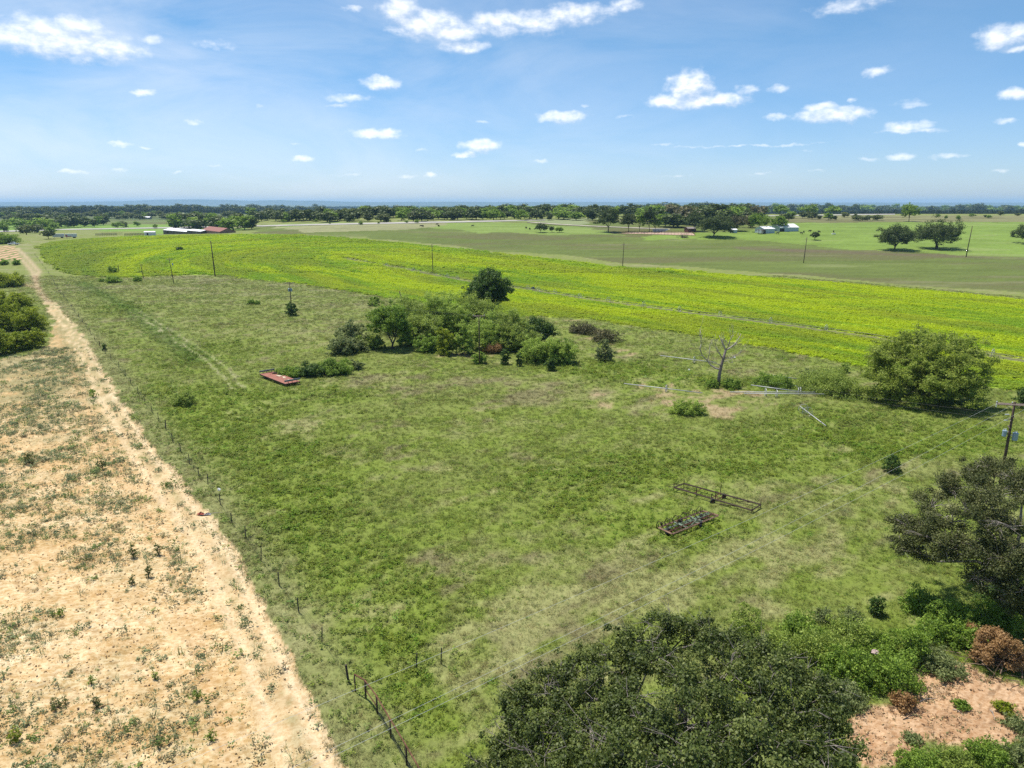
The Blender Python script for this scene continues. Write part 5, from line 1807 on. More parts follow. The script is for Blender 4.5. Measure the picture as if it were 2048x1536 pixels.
# ------------------------------------------------------------------ utility poles and wires
WOOD = mat('weathered_pole', (.082, .056, .040), .9, var=.35, scale=3)
WOOD2 = mat('crossarm_timber', (.20, .155, .125), .9, var=.3, scale=5)
GALV = mat('galvanised_steel', (.44, .44, .43), .55, .3, var=.12, scale=6)
TANK = mat('transformer_paint', (.27, .36, .43), .5, .1, var=.10, scale=4)
PORC = mat('porcelain', (.55, .58, .62), .3, var=.08)
RUST = mat('rusty_steel', (.135, .062, .036), .85, .1, var=.4, scale=5)
RUSTD = mat('dark_rusty_steel', (.055, .036, .028), .85, .1, var=.4, scale=5)
STEELD = mat('dark_steel', (.050, .048, .050), .7, .2, var=.3, scale=5)
RUBBER = mat('rubber', (.025, .025, .027), .85, var=.2)
WIREM = mat('aluminium_wire', (.62, .62, .58), .6, .1, var=.1)
WIREB = mat('copper_wire', (.10, .10, .09), .6, .2, var=.1)


def lathe(mb, c, prof, n=12):
    c = np.array(c, float)
    vs = [c + (r * math.cos(2 * math.pi * j / n), r * math.sin(2 * math.pi * j / n), z) for r, z in prof for j in range(n)]
    fs = []
    for i in range(len(prof) - 1):
        for j in range(n):
            j2 = (j + 1) % n
            fs.append((i * n + j, i * n + j2, (i + 1) * n + j2, (i + 1) * n + j))
    fs.append(tuple(range(n))[::-1])
    fs.append(tuple((len(prof) - 1) * n + j for j in range(n)))
    mb.add(vs, fs)


def pole(p, h, label, arm=None, arm_z=.35, tanks=0, r=.15, double=False, low_arms=False, name='utility_pole', lean=(0, 0), group=None, caps=0):
    root = empty(name, tuple(p), label=label, cat='utility pole', group=group)
    mb = MB()
    top = np.array([lean[0], lean[1], h])
    mb.tube([(0, 0, -.4), top * .5, top], [r * 1.2, r, r * .78], 10)
    mb.build('pole', WOOD, root, smooth=True)
    if arm is not None:
        az_, half = arm
        d = np.array([math.cos(az_), math.sin(az_), 0])
        nrm = np.array([-d[1], d[0], 0])
        c = top * (1 - arm_z / h)
        for sd in ((-1, 1) if double else (1,)):
            q = MB()
            q.tube([c + nrm * sd * (r + .06) - d * half, c + nrm * sd * (r + .06) + d * half], .11, 4)
            q.build('crossarm', WOOD2, root)
        for t in (-.96, -.08, .96) if double else (-.95, .95):
            q = MB()
            lathe(q, c + d * half * t + nrm * (r + .06) + (0, 0, .07), [(.03, 0), (.03, .06), (.075, .08), (.05, .13), (.07, .16), (.03, .22)], 8)
            q.build('insulator', PORC, root)
        q = MB()
        for sd in (-1, 1):
            q.tube([c + d * sd * half * .55 + nrm * (r + .03), c - (0, 0, .75) + nrm * r], .025, 4)
        q.build('brace', GALV, root)
        if double:
            for t in (-1, 1):
                q = MB()
                e = c + d * half * t
                for kk in range(4):
                    lathe(q, e + d * t * .02 - (0, 0, .1 + kk * .11), [(.05, 0), (.07, .03), (.03, .08)], 8)
                q.build('dead_end_insulator', PORC, root)
    if low_arms:
        d2 = np.array([math.cos(1.1), math.sin(1.1), 0])
        for zz, s0, s1 in ((h - 1.95, -.2, .95), (h - 2.25, -.95, .15), (h - 3.15, -.95, .1)):
            q = MB()
            o = np.array([-.2, .12, 0]) if s0 < -.5 else np.array([.1, -.2, 0])
            q.tube([np.array([0, 0, zz]) + o + d2 * s0 * 1.1, np.array([0, 0, zz]) + o + d2 * s1 * 1.1], .07, 4)
            q.build('bracket_arm', WOOD2, root)
        for zz in (h - 1.6, h - 2.35):
            q = MB()
            for kk in range(4):
                q.tube([(-.5 - kk * .13, -.05, zz), (-.58 - kk * .13, -.05, zz)], .07, 8)
            q.build('strain_insulator', PORC, root)
    for k in range(tanks):
        o = [np.array([.62, -.25, 0]), np.array([-.50, .15, 0])][k] if low_arms else [np.array([.42, -.1, 0]), np.array([-.4, .1, 0])][k]
        zt = h - (4.9 if low_arms and k == 0 else 4.5 if low_arms else 3.0)
        sc = (1.0, .8)[k] if low_arms else .9
        q = MB()
        lathe(q, o + np.array([0, 0, zt]), [(.02, -.02), (.30 * sc, 0), (.31 * sc, .05), (.31 * sc, .86 * sc), (.335 * sc, .88 * sc), (.335 * sc, .93 * sc), (.16 * sc, 1.0 * sc)], 14)
        tank = q.build('transformer', TANK, root, smooth=False)
        for sx in (-.12, .12):
            q = MB()
            lathe(q, o + np.array([sx, 0, zt + .97 * sc]), [(.04, 0), (.07, .05), (.045, .1), (.065, .15), (.02, .25)], 8)
            q.build('bushing', PORC, tank)
        q = MB()
        q.box(o * .5 + np.array([0, 0, zt + .6]), (.34, .12, .1), math.atan2(o[1], o[0]))
        q.build('mounting_bracket', GALV, root)
    return root


def wire(a, b, sag, r, m_, label, group=None, n=26, name='power_line_wire'):
    a, b = np.array(a, float), np.array(b, float)
    t = np.linspace(0, 1, n)[:, None]
    pts = (b - a) * t
    pts[:, 2] -= sag * 4 * (t * (1 - t))[:, 0]
    mb = MB()
    mb.tube(pts, r, 4)
    o = mb.build(name, m_, label=label, cat='wire', group=group)
    o.location = tuple(a)
    return o


def build_poles():
    p1 = G(1999, 975)
    h1 = top_h(p1, 806) + .15
    pole(p1, h1, 'brown utility pole with double crossarm and two blue grey transformers at the right edge', (-.22, 1.95), .35, 2, .17, True, True)
    p2 = G(959, 729)
    h2 = top_h(p2, 630)
    pole(p2, h2, 'slim utility pole with one crossarm in front of the thicket', (.12, 1.3), .25, 0, .13)
    p3 = G(584, 630)
    h3 = top_h(p3, 564)
    pole(p3, h3, 'utility pole with blue transformers rising from a round dark bush', (.1, 1.35), .35, 2, .14)
    p4 = G(348, 566)
    h4 = top_h(p4, 517)
    pole(p4, h4, 'leaning utility pole with a blue transformer at the near edge of the crop', (.1, 1.2), .3, 1, .15, lean=(-1.0, 0))
    p5 = G(287, 556)
    pole(p5, top_h(p5, 527), 'thin bare pole left of the leaning transformer pole', None, r=.13, lean=(-.5, 0))
    p6 = G(238, 546)
    pole(p6, top_h(p6, 529), 'shortest bare pole beside dark bushes at the left of the crop', None, r=.17)
    p7 = G(806, 606)
    pole(p7, top_h(p7, 582), 'short leaning pole top showing above the back of the thicket', None, r=.2, lean=(-1.2, 0))
    lab = {0: 'tall plain brown pole in the crop edge, thickest and leftmost of the field line', 1: 'tall pole standing in the wheel line strip of the crop', 2: 'tall pole just behind the far edge of the crop, left of the sand arena',
           3: 'tall pole in the olive pasture below the lone round tree', 4: 'tall leaning pole right of the pair of oaks'}
    q = []
    for i, (bx, by, tx, ty, r) in enumerate([(430.5, 553, 425, 482, .24), (866, 546, 864, 488, .17), (1245, 535, 1248, 485, .17), (1607, 526, 1612, 474, .18), (1932, 514, 1941, 452, .24)]):
        p = G(bx, by)
        h = top_h(p, ty)
        s = mpp(p)
        pole(p, h, lab[i], (.15, .75) if i in (1, 2, 3) else None, 1.1, 0, r, lean=((tx - bx) * s * .35, 0))
        q.append(p + (0, 0, h - .4))
    for i in range(4):
        wire(q[i], q[i + 1], 1.6, .008, WIREB, ['faint wire from the thick left pole to the wheel line pole', 'faint wire from the wheel line pole to the pole behind the crop', 'faint wire from the pole behind the crop to the olive pasture pole', 'faint wire from the olive pasture pole to the leaning pole'][i])
    d = np.array([math.cos(-.22), math.sin(-.22), 0])
    c1 = p1 + (0, 0, h1 - .3)
    far = GZ(640, 1505, 8.4)
    dirv = far - c1
    dirv[2] = 0
    for i, (t, pa, l) in enumerate([(-1.9, (680, 1392), 'upper overhead wire crossing the pipe fence at the bottom of the picture'), (-.1, (775, 1443), 'middle overhead wire crossing the pipe fence at the bottom of the picture'), (1.9, (780, 1457), 'lower overhead wire crossing the pipe fence at the bottom of the picture')]):
        a = c1 + d * t
        b = GZ(pa[0], pa[1], 9.3)
        e = b + (b - a) / np.linalg.norm((b - a)[:2]) * 26
        e[2] = 9.6
        wire(a, e, .9, .0085, WIREM, l, 'overhead wires from the transformer pole')
    c2 = p2 + (0, 0, h2 - .2)
    for i, (za, zb, dx, l) in enumerate([(h1 - 1.6, 0, 1.2, 'thin overhead wire between the transformer pole and the thicket pole, upper one'), (h1 - 2.35, 0, -1.2, 'thin overhead wire between the transformer pole and the thicket pole, lower one')]):
        wire(p1 + (-.6, 0, za), c2 + (dx, 0, 0), 2.2, .006, WIREB, l)
    c3 = p3 + (0, 0, h3 - .3)
    for i, dx in enumerate((-1.2, 1.2)):
        wire(c2 + (dx, 0, 0), c3 + (dx, 0, 0), 1.6, .009, WIREB, 'thin overhead wire between the thicket pole and the bush wrapped pole, %s' % ('left one', 'right one')[i])
        wire(c3 + (dx, 0, 0), p4 + (-1 + dx, 0, h4 - .3), 1.8, .009, WIREB, 'thin overhead wire between the bush wrapped pole and the leaning pole, %s' % ('left one', 'right one')[i])


build_poles()


# ------------------------------------------------------------------ fences
def build_fences():
    base_px = [(697, 1364), (644, 1286), (598, 1226), (558.6, 1172), (522, 1123), (492, 1078), (464.6, 1050), (441, 1010), (416, 969), (399, 956), (379, 928), (362.5, 906), (346, 885), (331, 858), (317, 842), (304, 826), (290, 808),
               (276, 788), (262, 769), (250, 752), (238, 736), (222, 721), (211, 707), (200, 693), (190, 680), (181, 667), (173, 656), (165, 645), (157, 634), (149, 624), (142, 614), (135, 605), (128, 596), (121, 588), (115, 578), (109, 568), (104, 556), (98, 548), (92, 540), (86, 532), (80, 524), (75, 517), (70, 511)]
    pts = [G(*q) for q in base_px]
    root = empty('wire_fence', tuple(pts[0]), label='long wire fence on thin steel posts between the sand track and the pasture', cat='fence')
    mb = MB()
    mb.box((0, 0, .65), (.085, .06, 1.6))
    mb.box((0, .045, .65), (.02, .04, 1.6))
    me = mb.mesh('post', STEELD)
    rng = np.random.default_rng(5)
    mw = MB()
    mw.tube([(0, 0, -.2), (0, 0, 1.45)], .085, 7)
    mew = mw.mesh('wood_post', BARK_DARK)
    L_ = []
    for i, p in enumerate(pts):
        o = link_mesh('post', mew if i in (0, 13, 23, 35) else me, root)
        o.location = tuple(p - pts[0])
        o.rotation_euler = (rng.normal() * .05, rng.normal() * .06, rng.random() * .4)
        L_.append(p - pts[0])
    L_ = np.array(L_)
    for z in (.35, .65, .95, 1.25):
        q = MB()
        q.tube(L_ + np.array([0, 0, z]), .007, 3, cap=False)
        q.build('wire', STEELD, root)
    # pipe fence at the bottom
    tops = [(709, 1354), (730, 1366), (753, 1396), (780, 1442), (812, 1494), (842, 1545), (876, 1604)]
    P = [GZ(x, y, 1.5) for x, y in tops]
    b0 = np.array([P[0][0], P[0][1], 0.])
    b0[2] = float(terrain(b0[0], b0[1]))
    root = empty('pipe_fence', tuple(b0), label='rusty brown pipe fence with wire mesh running off the bottom of the picture', cat='fence')
    Lp = []
    for i, p in enumerate(P):
        g = float(terrain(p[0], p[1]))
        l = np.array([p[0], p[1], g]) - b0
        Lp.append(l)
        q = MB()
        r = .065 if i in (1, 2, 4) else .05
        q.tube([l - (0, 0, .3), l + (0, 0, 1.47)], r, 8)
        q.build('post', RUSTD, root, smooth=True)
    Lp = np.array(Lp)
    q = MB()
    q.tube(Lp + np.array([0, 0, 1.5]), .05, 8)
    q.build('top_rail', RUST, root, smooth=True)
    q = MB()
    q.tube([Lp[1] + (0, 0, .72), Lp[2] + (0, 0, .62)], .04, 7)
    q.build('brace_rail', RUST, root, smooth=True)
    q = MB()
    for a, b in zip(Lp[2:-1], Lp[3:]):
        n = int(np.linalg.norm(b - a) / .28)
        for i in range(1, n):
            m_ = a + (b - a) * i / n
            q.tube([m_ + (0, 0, .05), m_ + (0, 0, 1.42)], .006, 3, cap=False)
        for z in (.1, .3, .5, .7, .9, 1.1, 1.3):
            q.tube([a + (0, 0, z), b + (0, 0, z)], .006, 3, cap=False)
    q.build('wire_mesh', STEELD, root)
    # odd posts in the grass right of it
    for (x, y, l) in ((882, 1328, 'thin steel post alone in the grass right of the pipe fence, farther one'), (833, 1339, 'thin steel post alone in the grass right of the pipe fence, nearer one')):
        p = G(x, y)
        o = link_mesh('steel_post', me, label=l, cat='post')
        o.location = tuple(p)
        o.rotation_euler = (.03, .05, .2)


build_fences()


# ------------------------------------------------------------------ machinery lying in the pasture
def build_trailer():
    z = .72
    FL, FR, BR, BL = GZ(518, 746.5, z), GZ(570, 766, z), GZ(602, 762, z), GZ(548, 741.5, z)
    c = (FL + FR + BR + BL) / 4
    ux = (FR - FL) + (BR - BL)
    ln = np.linalg.norm(ux[:2]) / 2
    uy = (BL - FL) + (BR - FR)
    wd = np.linalg.norm(uy[:2]) / 2
    rz = math.atan2(ux[1], ux[0])
    print('trailer', ln, wd)
    wd = min(wd, 4.6)
    g = np.array([c[0], c[1], float(terrain(c[0], c[1]))])
    root = empty('flatbed_trailer', tuple(g), rz, label='rusty red flatbed trailer deck lying in the grass with grey end beams', cat='trailer')
    deckm = mat('red_rusted_deck', (.26, .095, .065), .85, var=.3, scale=1.2, col2=(.33, .145, .10))
    n = 9
    for i in range(n):
        q = MB()
        q.box((0, -wd / 2 + wd * (i + .5) / n, .68), (ln, wd / n - .025, .07))
        q.build('deck_board', deckm, root)
    q = MB()
    for sy in (-1, 1):
        q.box((0, sy * (wd / 2 - .12), .53), (ln - .04, .14, .225))
    for t in np.linspace(-.46, .46, 7):
        q.box((t * ln, 0, .535), (.12, wd - .4, .2))
    q.build('chassis', STEELD, root)
    beam = mat('grey_painted_beam', (.13, .155, .165), .6, var=.2)
    for sx in (-1, 1):
        q = MB()
        q.box((sx * (ln / 2 - .25), 0, 1.22), (.16, wd + .1, .30))
        e = q.build('end_beam', beam, root)
        q = MB()
        for t in (-.28, -.02, .3):
            q.box((sx * (ln / 2 - .25), t * wd, .89), (.08, .08, .36))
        q.build('beam_post', STEELD, root)
    for sx in (-.28, .22):
        for sy in (-1, 1):
            q = MB()
            q.tube([(sx * ln, sy * (wd / 2 - .5) - .12, .3), (sx * ln, sy * (wd / 2 - .5) + .12, .3)], .32, 12)
            q.build('wheel', RUBBER, root)
    pale = mat('broken_plywood', (.52, .42, .30), .9, var=.25)
    rng = np.random.default_rng(3)
    for i, (tx, ty, l, w, a, l2) in enumerate([(-.12, .18, 1.5, .7, .1, 'pale sheet of broken plywood on the trailer deck, left one'), (.05, .22, 1.3, .5, -.2, 'pale sheet of broken plywood on the trailer deck, right one'), (.2, .05, .9, .14, .6, 'white board lying loose on the right of the trailer deck'), (.26, .12, .8, .12, -.4, 'short white board lying at the back of the trailer deck')]):
        q = MB()
        q.box((0, 0, .03), (l, w, .05), a)
        q.box((.2, .1, .065), (l * .5, w * .3, .02), a + .3)
        w_ = np.array([tx * ln, ty * wd])
        x = g[0] + w_[0] * math.cos(rz) - w_[1] * math.sin(rz)
        y = g[1] + w_[0] * math.sin(rz) + w_[1] * math.cos(rz)
        o = q.build('board', pale, label=l2, cat='board')
        o.location = (x, y, g[2] + .72)
        o.rotation_euler = (0, 0, rz)
    q = MB()
    for i in range(14):
        a = rng.normal(size=3) * np.array([.35, .35, 0])
        a[2] = .05
        q.tube([a, a + rng.normal(size=3) * np.array([.4, .4, .1]) + (0, 0, .25)], .03, 4)
    lathe(q, (0, 0, 0), [(.5, 0), (.42, .2), (.15, .34)], 9)
    o = q.build('scrap_heap', RUSTD, label='dark heap of scrap metal on the far left of the trailer deck', cat='scrap')
    w_ = np.array([-.33 * ln, .28 * wd])
    o.location = (g[0] + w_[0] * math.cos(rz) - w_[1] * math.sin(rz), g[1] + w_[0] * math.sin(rz) + w_[1] * math.cos(rz), g[2] + .72)


def wheel_mesh(mb, c, u, R, r=.045, spokes=8):
    """wheel with its axle along the unit vector u"""
    up = np.array([0, 0, 1.])
    s = np.cross(u, up)
    s /= np.linalg.norm(s)
    mb.ring(c, s, up, R, r, 22, 5)
    mb.ring(c, s, up, R * .12, r, 8, 4)
    for k in range(spokes):
        a = 2 * math.pi * k / spokes
        d = math.cos(a) * s + math.sin(a) * up
        mb.tube([c + d * R * .1, c + d * R], r * .5, 4)
    return mb


def build_harrow():
    z = .62
    A, B, C_, D = GZ(1348, 975, z), GZ(1368, 967, z), GZ(1521.5, 1009, z), GZ(1504, 1020.6, z)
    c = (A + B + C_ + D) / 4
    g = np.array([c[0], c[1], float(terrain(c[0], c[1]))])
    root = empty('land_plane', tuple(g), label='long narrow rusty steel frame on two small wheels lying above the cultivator', cat='farm implement')
    l = lambda p: np.asarray(p) - g
    for a, b in ((A, B), (B, C_), (C_, D), (D, A)):
        q = MB()
        q.bar(l(a), l(b), .15)
        q.build('frame_beam', RUSTD, root)
    for a, b in ((GZ(1389, 985.5, z), GZ(1404, 976.5, z)), (GZ(1424, 995.5, z), GZ(1441, 986.5, z))):
        q = MB()
        q.bar(l(a), l(b), .12)
        q.build('cross_bar', RUST, root)
    for (x, y, h0, h1) in ((1348, 975, .1, .95), (1368, 967, .1, 1.0), (1521.5, 1009, .1, .9), (1504, 1020.6, .1, .9), (1393, 984, .0, 1.0), (1441, 986.5, .2, 1.7), (1431, 994, .0, 1.25), (1423, 995.5, .3, 1.0)):
        p = l(GZ(x, y, z))
        q = MB()
        q.tube([(p[0], p[1], h0), (p[0], p[1], h1)], .05, 5)
        q.build('upright', RUSTD, root)
    for (x, y) in ((1425, 1003), (1448, 992.5)):
        p = l(GZ(x, y, .36))
        q = MB()
        q.ring(p, (.9, .4, 0), (0, 0, 1), .26, .11, 18, 7)
        w = q.build('wheel', RUBBER, root)
        q = MB()
        q.tube([p - np.array([-.03, .07, 0]), p + np.array([-.03, .07, 0])], .17, 10)
        q.build('hub', RUST, w)
    q = MB()
    q.bar(l(GZ(1425, 1003, .36)), l(GZ(1448, 992.5, .36)), .09)
    q.bar(l(GZ(1436, 998, .36)), l(GZ(1432, 991, z)), .09)
    q.build('axle', RUST, root)
    for a, b in (((1330, 968), (1363, 969)), ((1331, 971), (1349, 975))):
        q = MB()
        q.tube([l(GZ(*a, .35)), l(GZ(*b, .6))], .035, 5)
        q.build('drawbar', RUSTD, root)
    for a, b in (((1349, 974), (1378, 982)), ((1433, 1007.5), (1484, 1014)), ((1475, 1002.5), (1506, 1005))):
        q = MB()
        q.tube([l(GZ(*a, .35)), l(GZ(*b, .5))], .045, 5)
        q.build('blade', RUSTD, root)


def build_cultivator():
    z = .80
    P1, P2, P3, P4 = GZ(1317, 1055, z), GZ(1344, 1068, z), GZ(1436.5, 1031, z), GZ(1406.5, 1022, z)
    c = (P1 + P2 + P3 + P4) / 4
    g = np.array([c[0], c[1], float(terrain(c[0], c[1]))])
    root = empty('cultivator', tuple(g), label='rusty and faded green field cultivator with curved tines below the long frame', cat='farm implement')
    l = lambda p: np.asarray(p) - g
    green = mat('faded_green_paint', (.13, .20, .13), .7, .1, var=.4, scale=6, col2=(.24, .29, .20))
    tan_ = mat('pale_rust_paint', (.22, .135, .09), .85, .1, var=.4, scale=4)

    def at(u, v, zz=z):           # u along the length, v across
        p = (P1 * (1 - u) + P4 * u) * (1 - v) + (P2 * (1 - u) + P3 * u) * v
        return l(np.array([p[0], p[1], zz]))
    for v, m_ in ((0, tan_), (.36, green), (.68, RUST), (1, tan_)):
        q = MB()
        q.bar(at(0, v), at(1, v), .17)
        q.build('tool_bar', m_, root)
    for u in (0, .33, .66, 1):
        q = MB()
        q.bar(at(u, 0), at(u, 1), .16)
        q.build('end_bar' if u in (0, 1) else 'cross_bar', tan_ if u in (0, 1) else green, root)
    for a, b in (((.36, 1.0, .75), (.86, .30, .95)), ((.52, .25, .75), (.62, .85, .9)), ((.40, .20, .7), (.60, .95, .8)), ((.30, .55, .8), (.95, .55, .85))):
        q = MB()
        q.bar(at(*a), at(*b), .10)
        q.build('draft_brace', green, root)
    rng = np.random.default_rng(17)
    k = 0
    for v, us in ((0, np.linspace(.06, .97, 11)), (.36, np.linspace(.10, .92, 9)), (.68, np.linspace(.06, .96, 10)), (1, np.linspace(.1, .9, 9))):
        for u in us:
            b = at(u, v)
            d = at(u, v - .3) - at(u, v)
            d[2] = 0
            d /= np.linalg.norm(d)
            up = .42 if (v == 0 and k % 2 == 0) else .16
            q = MB()
            q.tube([b, b + (0, 0, up), b + d * .42 + (0, 0, up + .08), b + d * .72 + (0, 0, -.05), b + d * .58 + (0, 0, -.45), b + d * .40 + (0, 0, -.66)], .045, 5)
            q.build('tine', RUSTD, root)
            k += 1
    for u, v in ((.04, .55), (.44, .12), (.80, .42), (.60, 1.02)):
        b = at(u, v)
        q = MB()
        q.ring(b + (0, 0, -.18), (.6, .8, 0) if v < 1 else (.2, 1, 0), (0, 0, 1), .33, .12, 16, 7)
        q.tube([b + (-.06, .05, -.18), b + (.06, -.05, -.18)], .22, 10)
        q.build('wheel', RUBBER, root)
    for u, v, h in ((0, 0, .35), (.92, .02, .55), (.62, 1., .5), (.05, .1, .5)):
        b = at(u, v)
        q = MB()
        q.tube([b, b + (0, 0, h)], .05, 5)
        q.build('upright', RUSTD, root)


def build_pipes():
    def section(a, b, za, zb, wheels, label, r=.085):
        A, B = GZ(*a, za), GZ(*b, zb)
        g = np.array([A[0], A[1], float(terrain(A[0], A[1]))])
        root = empty('irrigation_pipe', tuple(g), label=label, cat='pipe')
        q = MB()
        q.tube([A - g, B - g], r, 8)
        q.build('pipe', GALV, root, smooth=True)
        u = (B - A) / np.linalg.norm(B - A)
        for t in wheels:
            c = A + (B - A) * t - g
            w = MB()
            wheel_mesh(w, c, u, max(.72, c[2] - .02), .05)
            w.build('wheel', GALV, root)
        return root
    section((1320, 711), (1432, 725), .8, .8, (.62,), 'long white irrigation pipe with one wheel, behind the left of the dead tree')
    section((1248, 767), (1405, 786), .8, .55, (.55,), 'long white irrigation pipe with one wheel left of the bare soil')
    section((1460, 784), (1630, 784.5), .5, .8, (.42,), 'upper of two parallel white pipes right of the bare soil')
    section((1488, 787), (1648, 788), .5, .75, (.41,), 'lower of two parallel white pipes right of the bare soil')
    section((1502, 770), (1597, 783), .9, .6, (1.0,), 'white pipe slanting across behind the two parallel pipes')
    section((1532, 748.5), (1594, 757.5), .7, .5, (), 'pale pipe lying in the grass behind the weed mound')
    section((1684, 766.5), (1711, 766.8), .6, .6, (), 'short white pipe end sticking out left of the large spreading tree')
    A, B = GZ(1600, 812.5, .85), GZ(1652.5, 852, .75)
    g = np.array([A[0], A[1], float(terrain(A[0], A[1]))])
    root = empty('irrigation_pipe', tuple(g), label='tilted white pipe with two wheel hoops nearest the viewer', cat='pipe')
    q = MB()
    q.tube([A - g, B - g], .07, 8)
    q.build('pipe', GALV, root, smooth=True)
    u = (B - A) / np.linalg.norm(B - A)
    for t in (.84, 1.0):
        q = MB()
        c = A + (B - A) * t - g
        q.tube([c - u * .08, c + u * .08], .10, 8)
        q.build('coupling', STEELD, root)
    for t in (.14, .30):
        w = MB()
        wheel_mesh(w, A + (B - A) * t - g, np.array([u[0], u[1], 0]) / np.hypot(u[0], u[1]), .83, .035, 4)
        w.build('wheel', GALV, root)
    # hoop of a broken wheel
    p = G(1590, 783)
    root = empty('wheel_hoop', tuple(p), label='broken wheel hoop arching up at the right end of the crossed pipes', cat='wheel')
    q = MB()
    q.ring((-.35, 0, .1), (1, .3, 0), (0, 0, 1), 1.15, .05, 12, 5, -.15, 1.25)
    q.build('hoop', GALV, root)
    q = MB()
    q.ring((.9, -.2, .1), (.25, 1, 0), (0, 0, 1), .75, .07, 18, 5)
    q.build('rim', GALV, root)
    # the wheel line across the crop
    L_ = WHEELROW
    z0 = np.array([float(terrain(x, y)) for x, y in L_])
    P = np.concatenate([L_, (z0 + .86)[:, None]], 1)
    g = np.array([P[0][0], P[0][1], z0[0]])
    root = empty('wheel_line', tuple(g), label='long wheeled irrigation line stretching across the bright crop', cat='irrigation line')
    k = int(len(P))
    q = MB()
    q.tube(P - g, .05, 6)
    q.build('pipe', mat('dull_pipe', (.22, .21, .18), .7, .2), root, smooth=True)
    for (x, y) in [(728, 526), (770, 533), (826, 542), (886, 556), (914, 559), (1055, 579.5), (1078, 582.5), (1110, 588), (1160, 596), (1217, 604), (1287, 614), (1357.5, 623.5), (1440, 634), (1541, 647), (1652, 662), (1985, 712.7)]:
        p = G(x, y)
        d = np.hypot(L_[:, 0] - p[0], L_[:, 1] - p[1])
        i = int(np.argmin(d))
        i = min(max(i, 1), k - 2)
        u = P[i + 1] - P[i - 1]
        u = np.array([u[0], u[1], 0])
        u /= np.linalg.norm(u)
        tt = np.dot(p[:2] - P[i][:2], u[:2])
        c = np.array([P[i][0] + u[0] * tt, P[i][1] + u[1] * tt, float(terrain(P[i][0] + u[0] * tt, P[i][1] + u[1] * tt)) + .88]) - g
        w = MB()
        wheel_mesh(w, c, u, .92, .06)
        w.build('wheel', GALV, root)
    p = G(1066, 581) - g
    q = MB()
    q.box(p + (0, 0, .95), (1.5, .8, .5), .0)
    q.box(p + (.1, 0, 1.3), (.7, .6, .35), .0)
    q.tube([p + (-.5, .3, 1.2), p + (-.5, .3, 1.65)], .05, 6)
    q.build('mover', mat('blue_grey_machine', (.07, .10, .16), .5, .2), root)


build_trailer()
build_harrow()
build_cultivator()
build_pipes()


def build_litter():
    p = G(408, 1029)
    red = mat('faded_red_cloth', (.30, .075, .05), .9, var=.4, scale=6)
    grey = mat('grey_cloth', (.30, .29, .30), .9, var=.3, scale=6)
    rng = np.random.default_rng(9)

    def rag(name, m_, R, label, off):
        n, v, f = 9, [], []
        for i in range(n):
            for j in range(n):
                a, b = (i / (n - 1) - .5) * 2, (j / (n - 1) - .5) * 2
                v.append((a * R + rng.normal() * .04, b * R * .5 + rng.normal() * .04, .05 + .28 * max(0, 1 - a * a - b * b) * rng.random() + .05 * rng.random()))
        for i in range(n - 1):
            for j in range(n - 1):
                f.append((i * n + j, (i + 1) * n + j, (i + 1) * n + j + 1, i * n + j + 1))
        me = bpy.data.meshes.new(name)
        me.from_pydata(v, [], f)
        me.materials.append(m_)
        o = link_mesh(name, me, label=label, cat='rag')
        md = o.modifiers.new('thickness', 'SOLIDIFY')
        md.thickness = .012
        o.location = tuple(p + off)
        return o
    rag('rag', red, .42, 'crumpled red rag at the edge of the sand track', np.array([-.35, 0, 0]))
    rag('rag', grey, .38, 'crumpled grey rag beside the red rag at the edge of the sand track', np.array([.45, -.1, 0]))
    q = MB()
    q.tube([(0, 0, .08), (.7, .12, .12), (1.6, .3, .06)], [.035, .03, .012], 5)
    o = q.build('stick', BARK_PALE, label='pale stick in the grass right of the grey rag', cat='stick')
    o.location = tuple(p + np.array([.5, .1, 0]))
    # bag caught on a fence post, white scraps, cubes of debris
    for (x, y, sz, l) in ((440, 997, .22, 'white bag caught on a post of the wire fence'), (1469, 717, .3, 'white scrap lying right of the dead tree'), (1378, 742, .22, 'small white scrap in the weeds left of the dead tree'), (1744, 1344, .3, 'pinkish scrap lying on the dense bush beside the clearing')):
        pp = G(x, y)
        q = MB()
        v = rng.normal(size=(10, 3))
        v /= np.linalg.norm(v, axis=1, keepdims=True)
        lathe(q, (0, 0, 0), [(sz * .5, .0), (sz * 1.0, .12), (sz * .7, .26), (sz * .2, .36)], 7)
        q.v = [tuple(np.array(t) + rng.normal(size=3) * sz * .14) for t in q.v]
        o = q.build('plastic_bag' if 'bag' in l else 'scrap', mat('white_plastic', (.70, .69, .66), .5) if 'pink' not in l else mat('pink_plastic', (.50, .36, .32), .7), label=l, cat='litter')
        hz = {440: 1.0, 1744: 1.6}.get(x, .12)
        o.location = tuple(pp + np.array([0, 0, hz]))


build_litter()


# ------------------------------------------------------------------ ranch and farm buildings, vehicles, cattle
WHITE = mat('white_sheet_roof', (.78, .78, .77), .5, var=.06, scale=.6)
TANW = mat('tan_metal_wall', (.27, .245, .215), .7, var=.12, scale=.6)
DARKW = mat('dark_metal_wall', (.085, .075, .065), .8, var=.2, scale=.6)
SHADE = mat('opening_shade', (.02, .02, .022), .9)  # near-black colour on flat panels stands in for shade inside doorways and slots
GLASS = mat('window_glass', (.03, .04, .05), .12, var=.1, spec=.6)


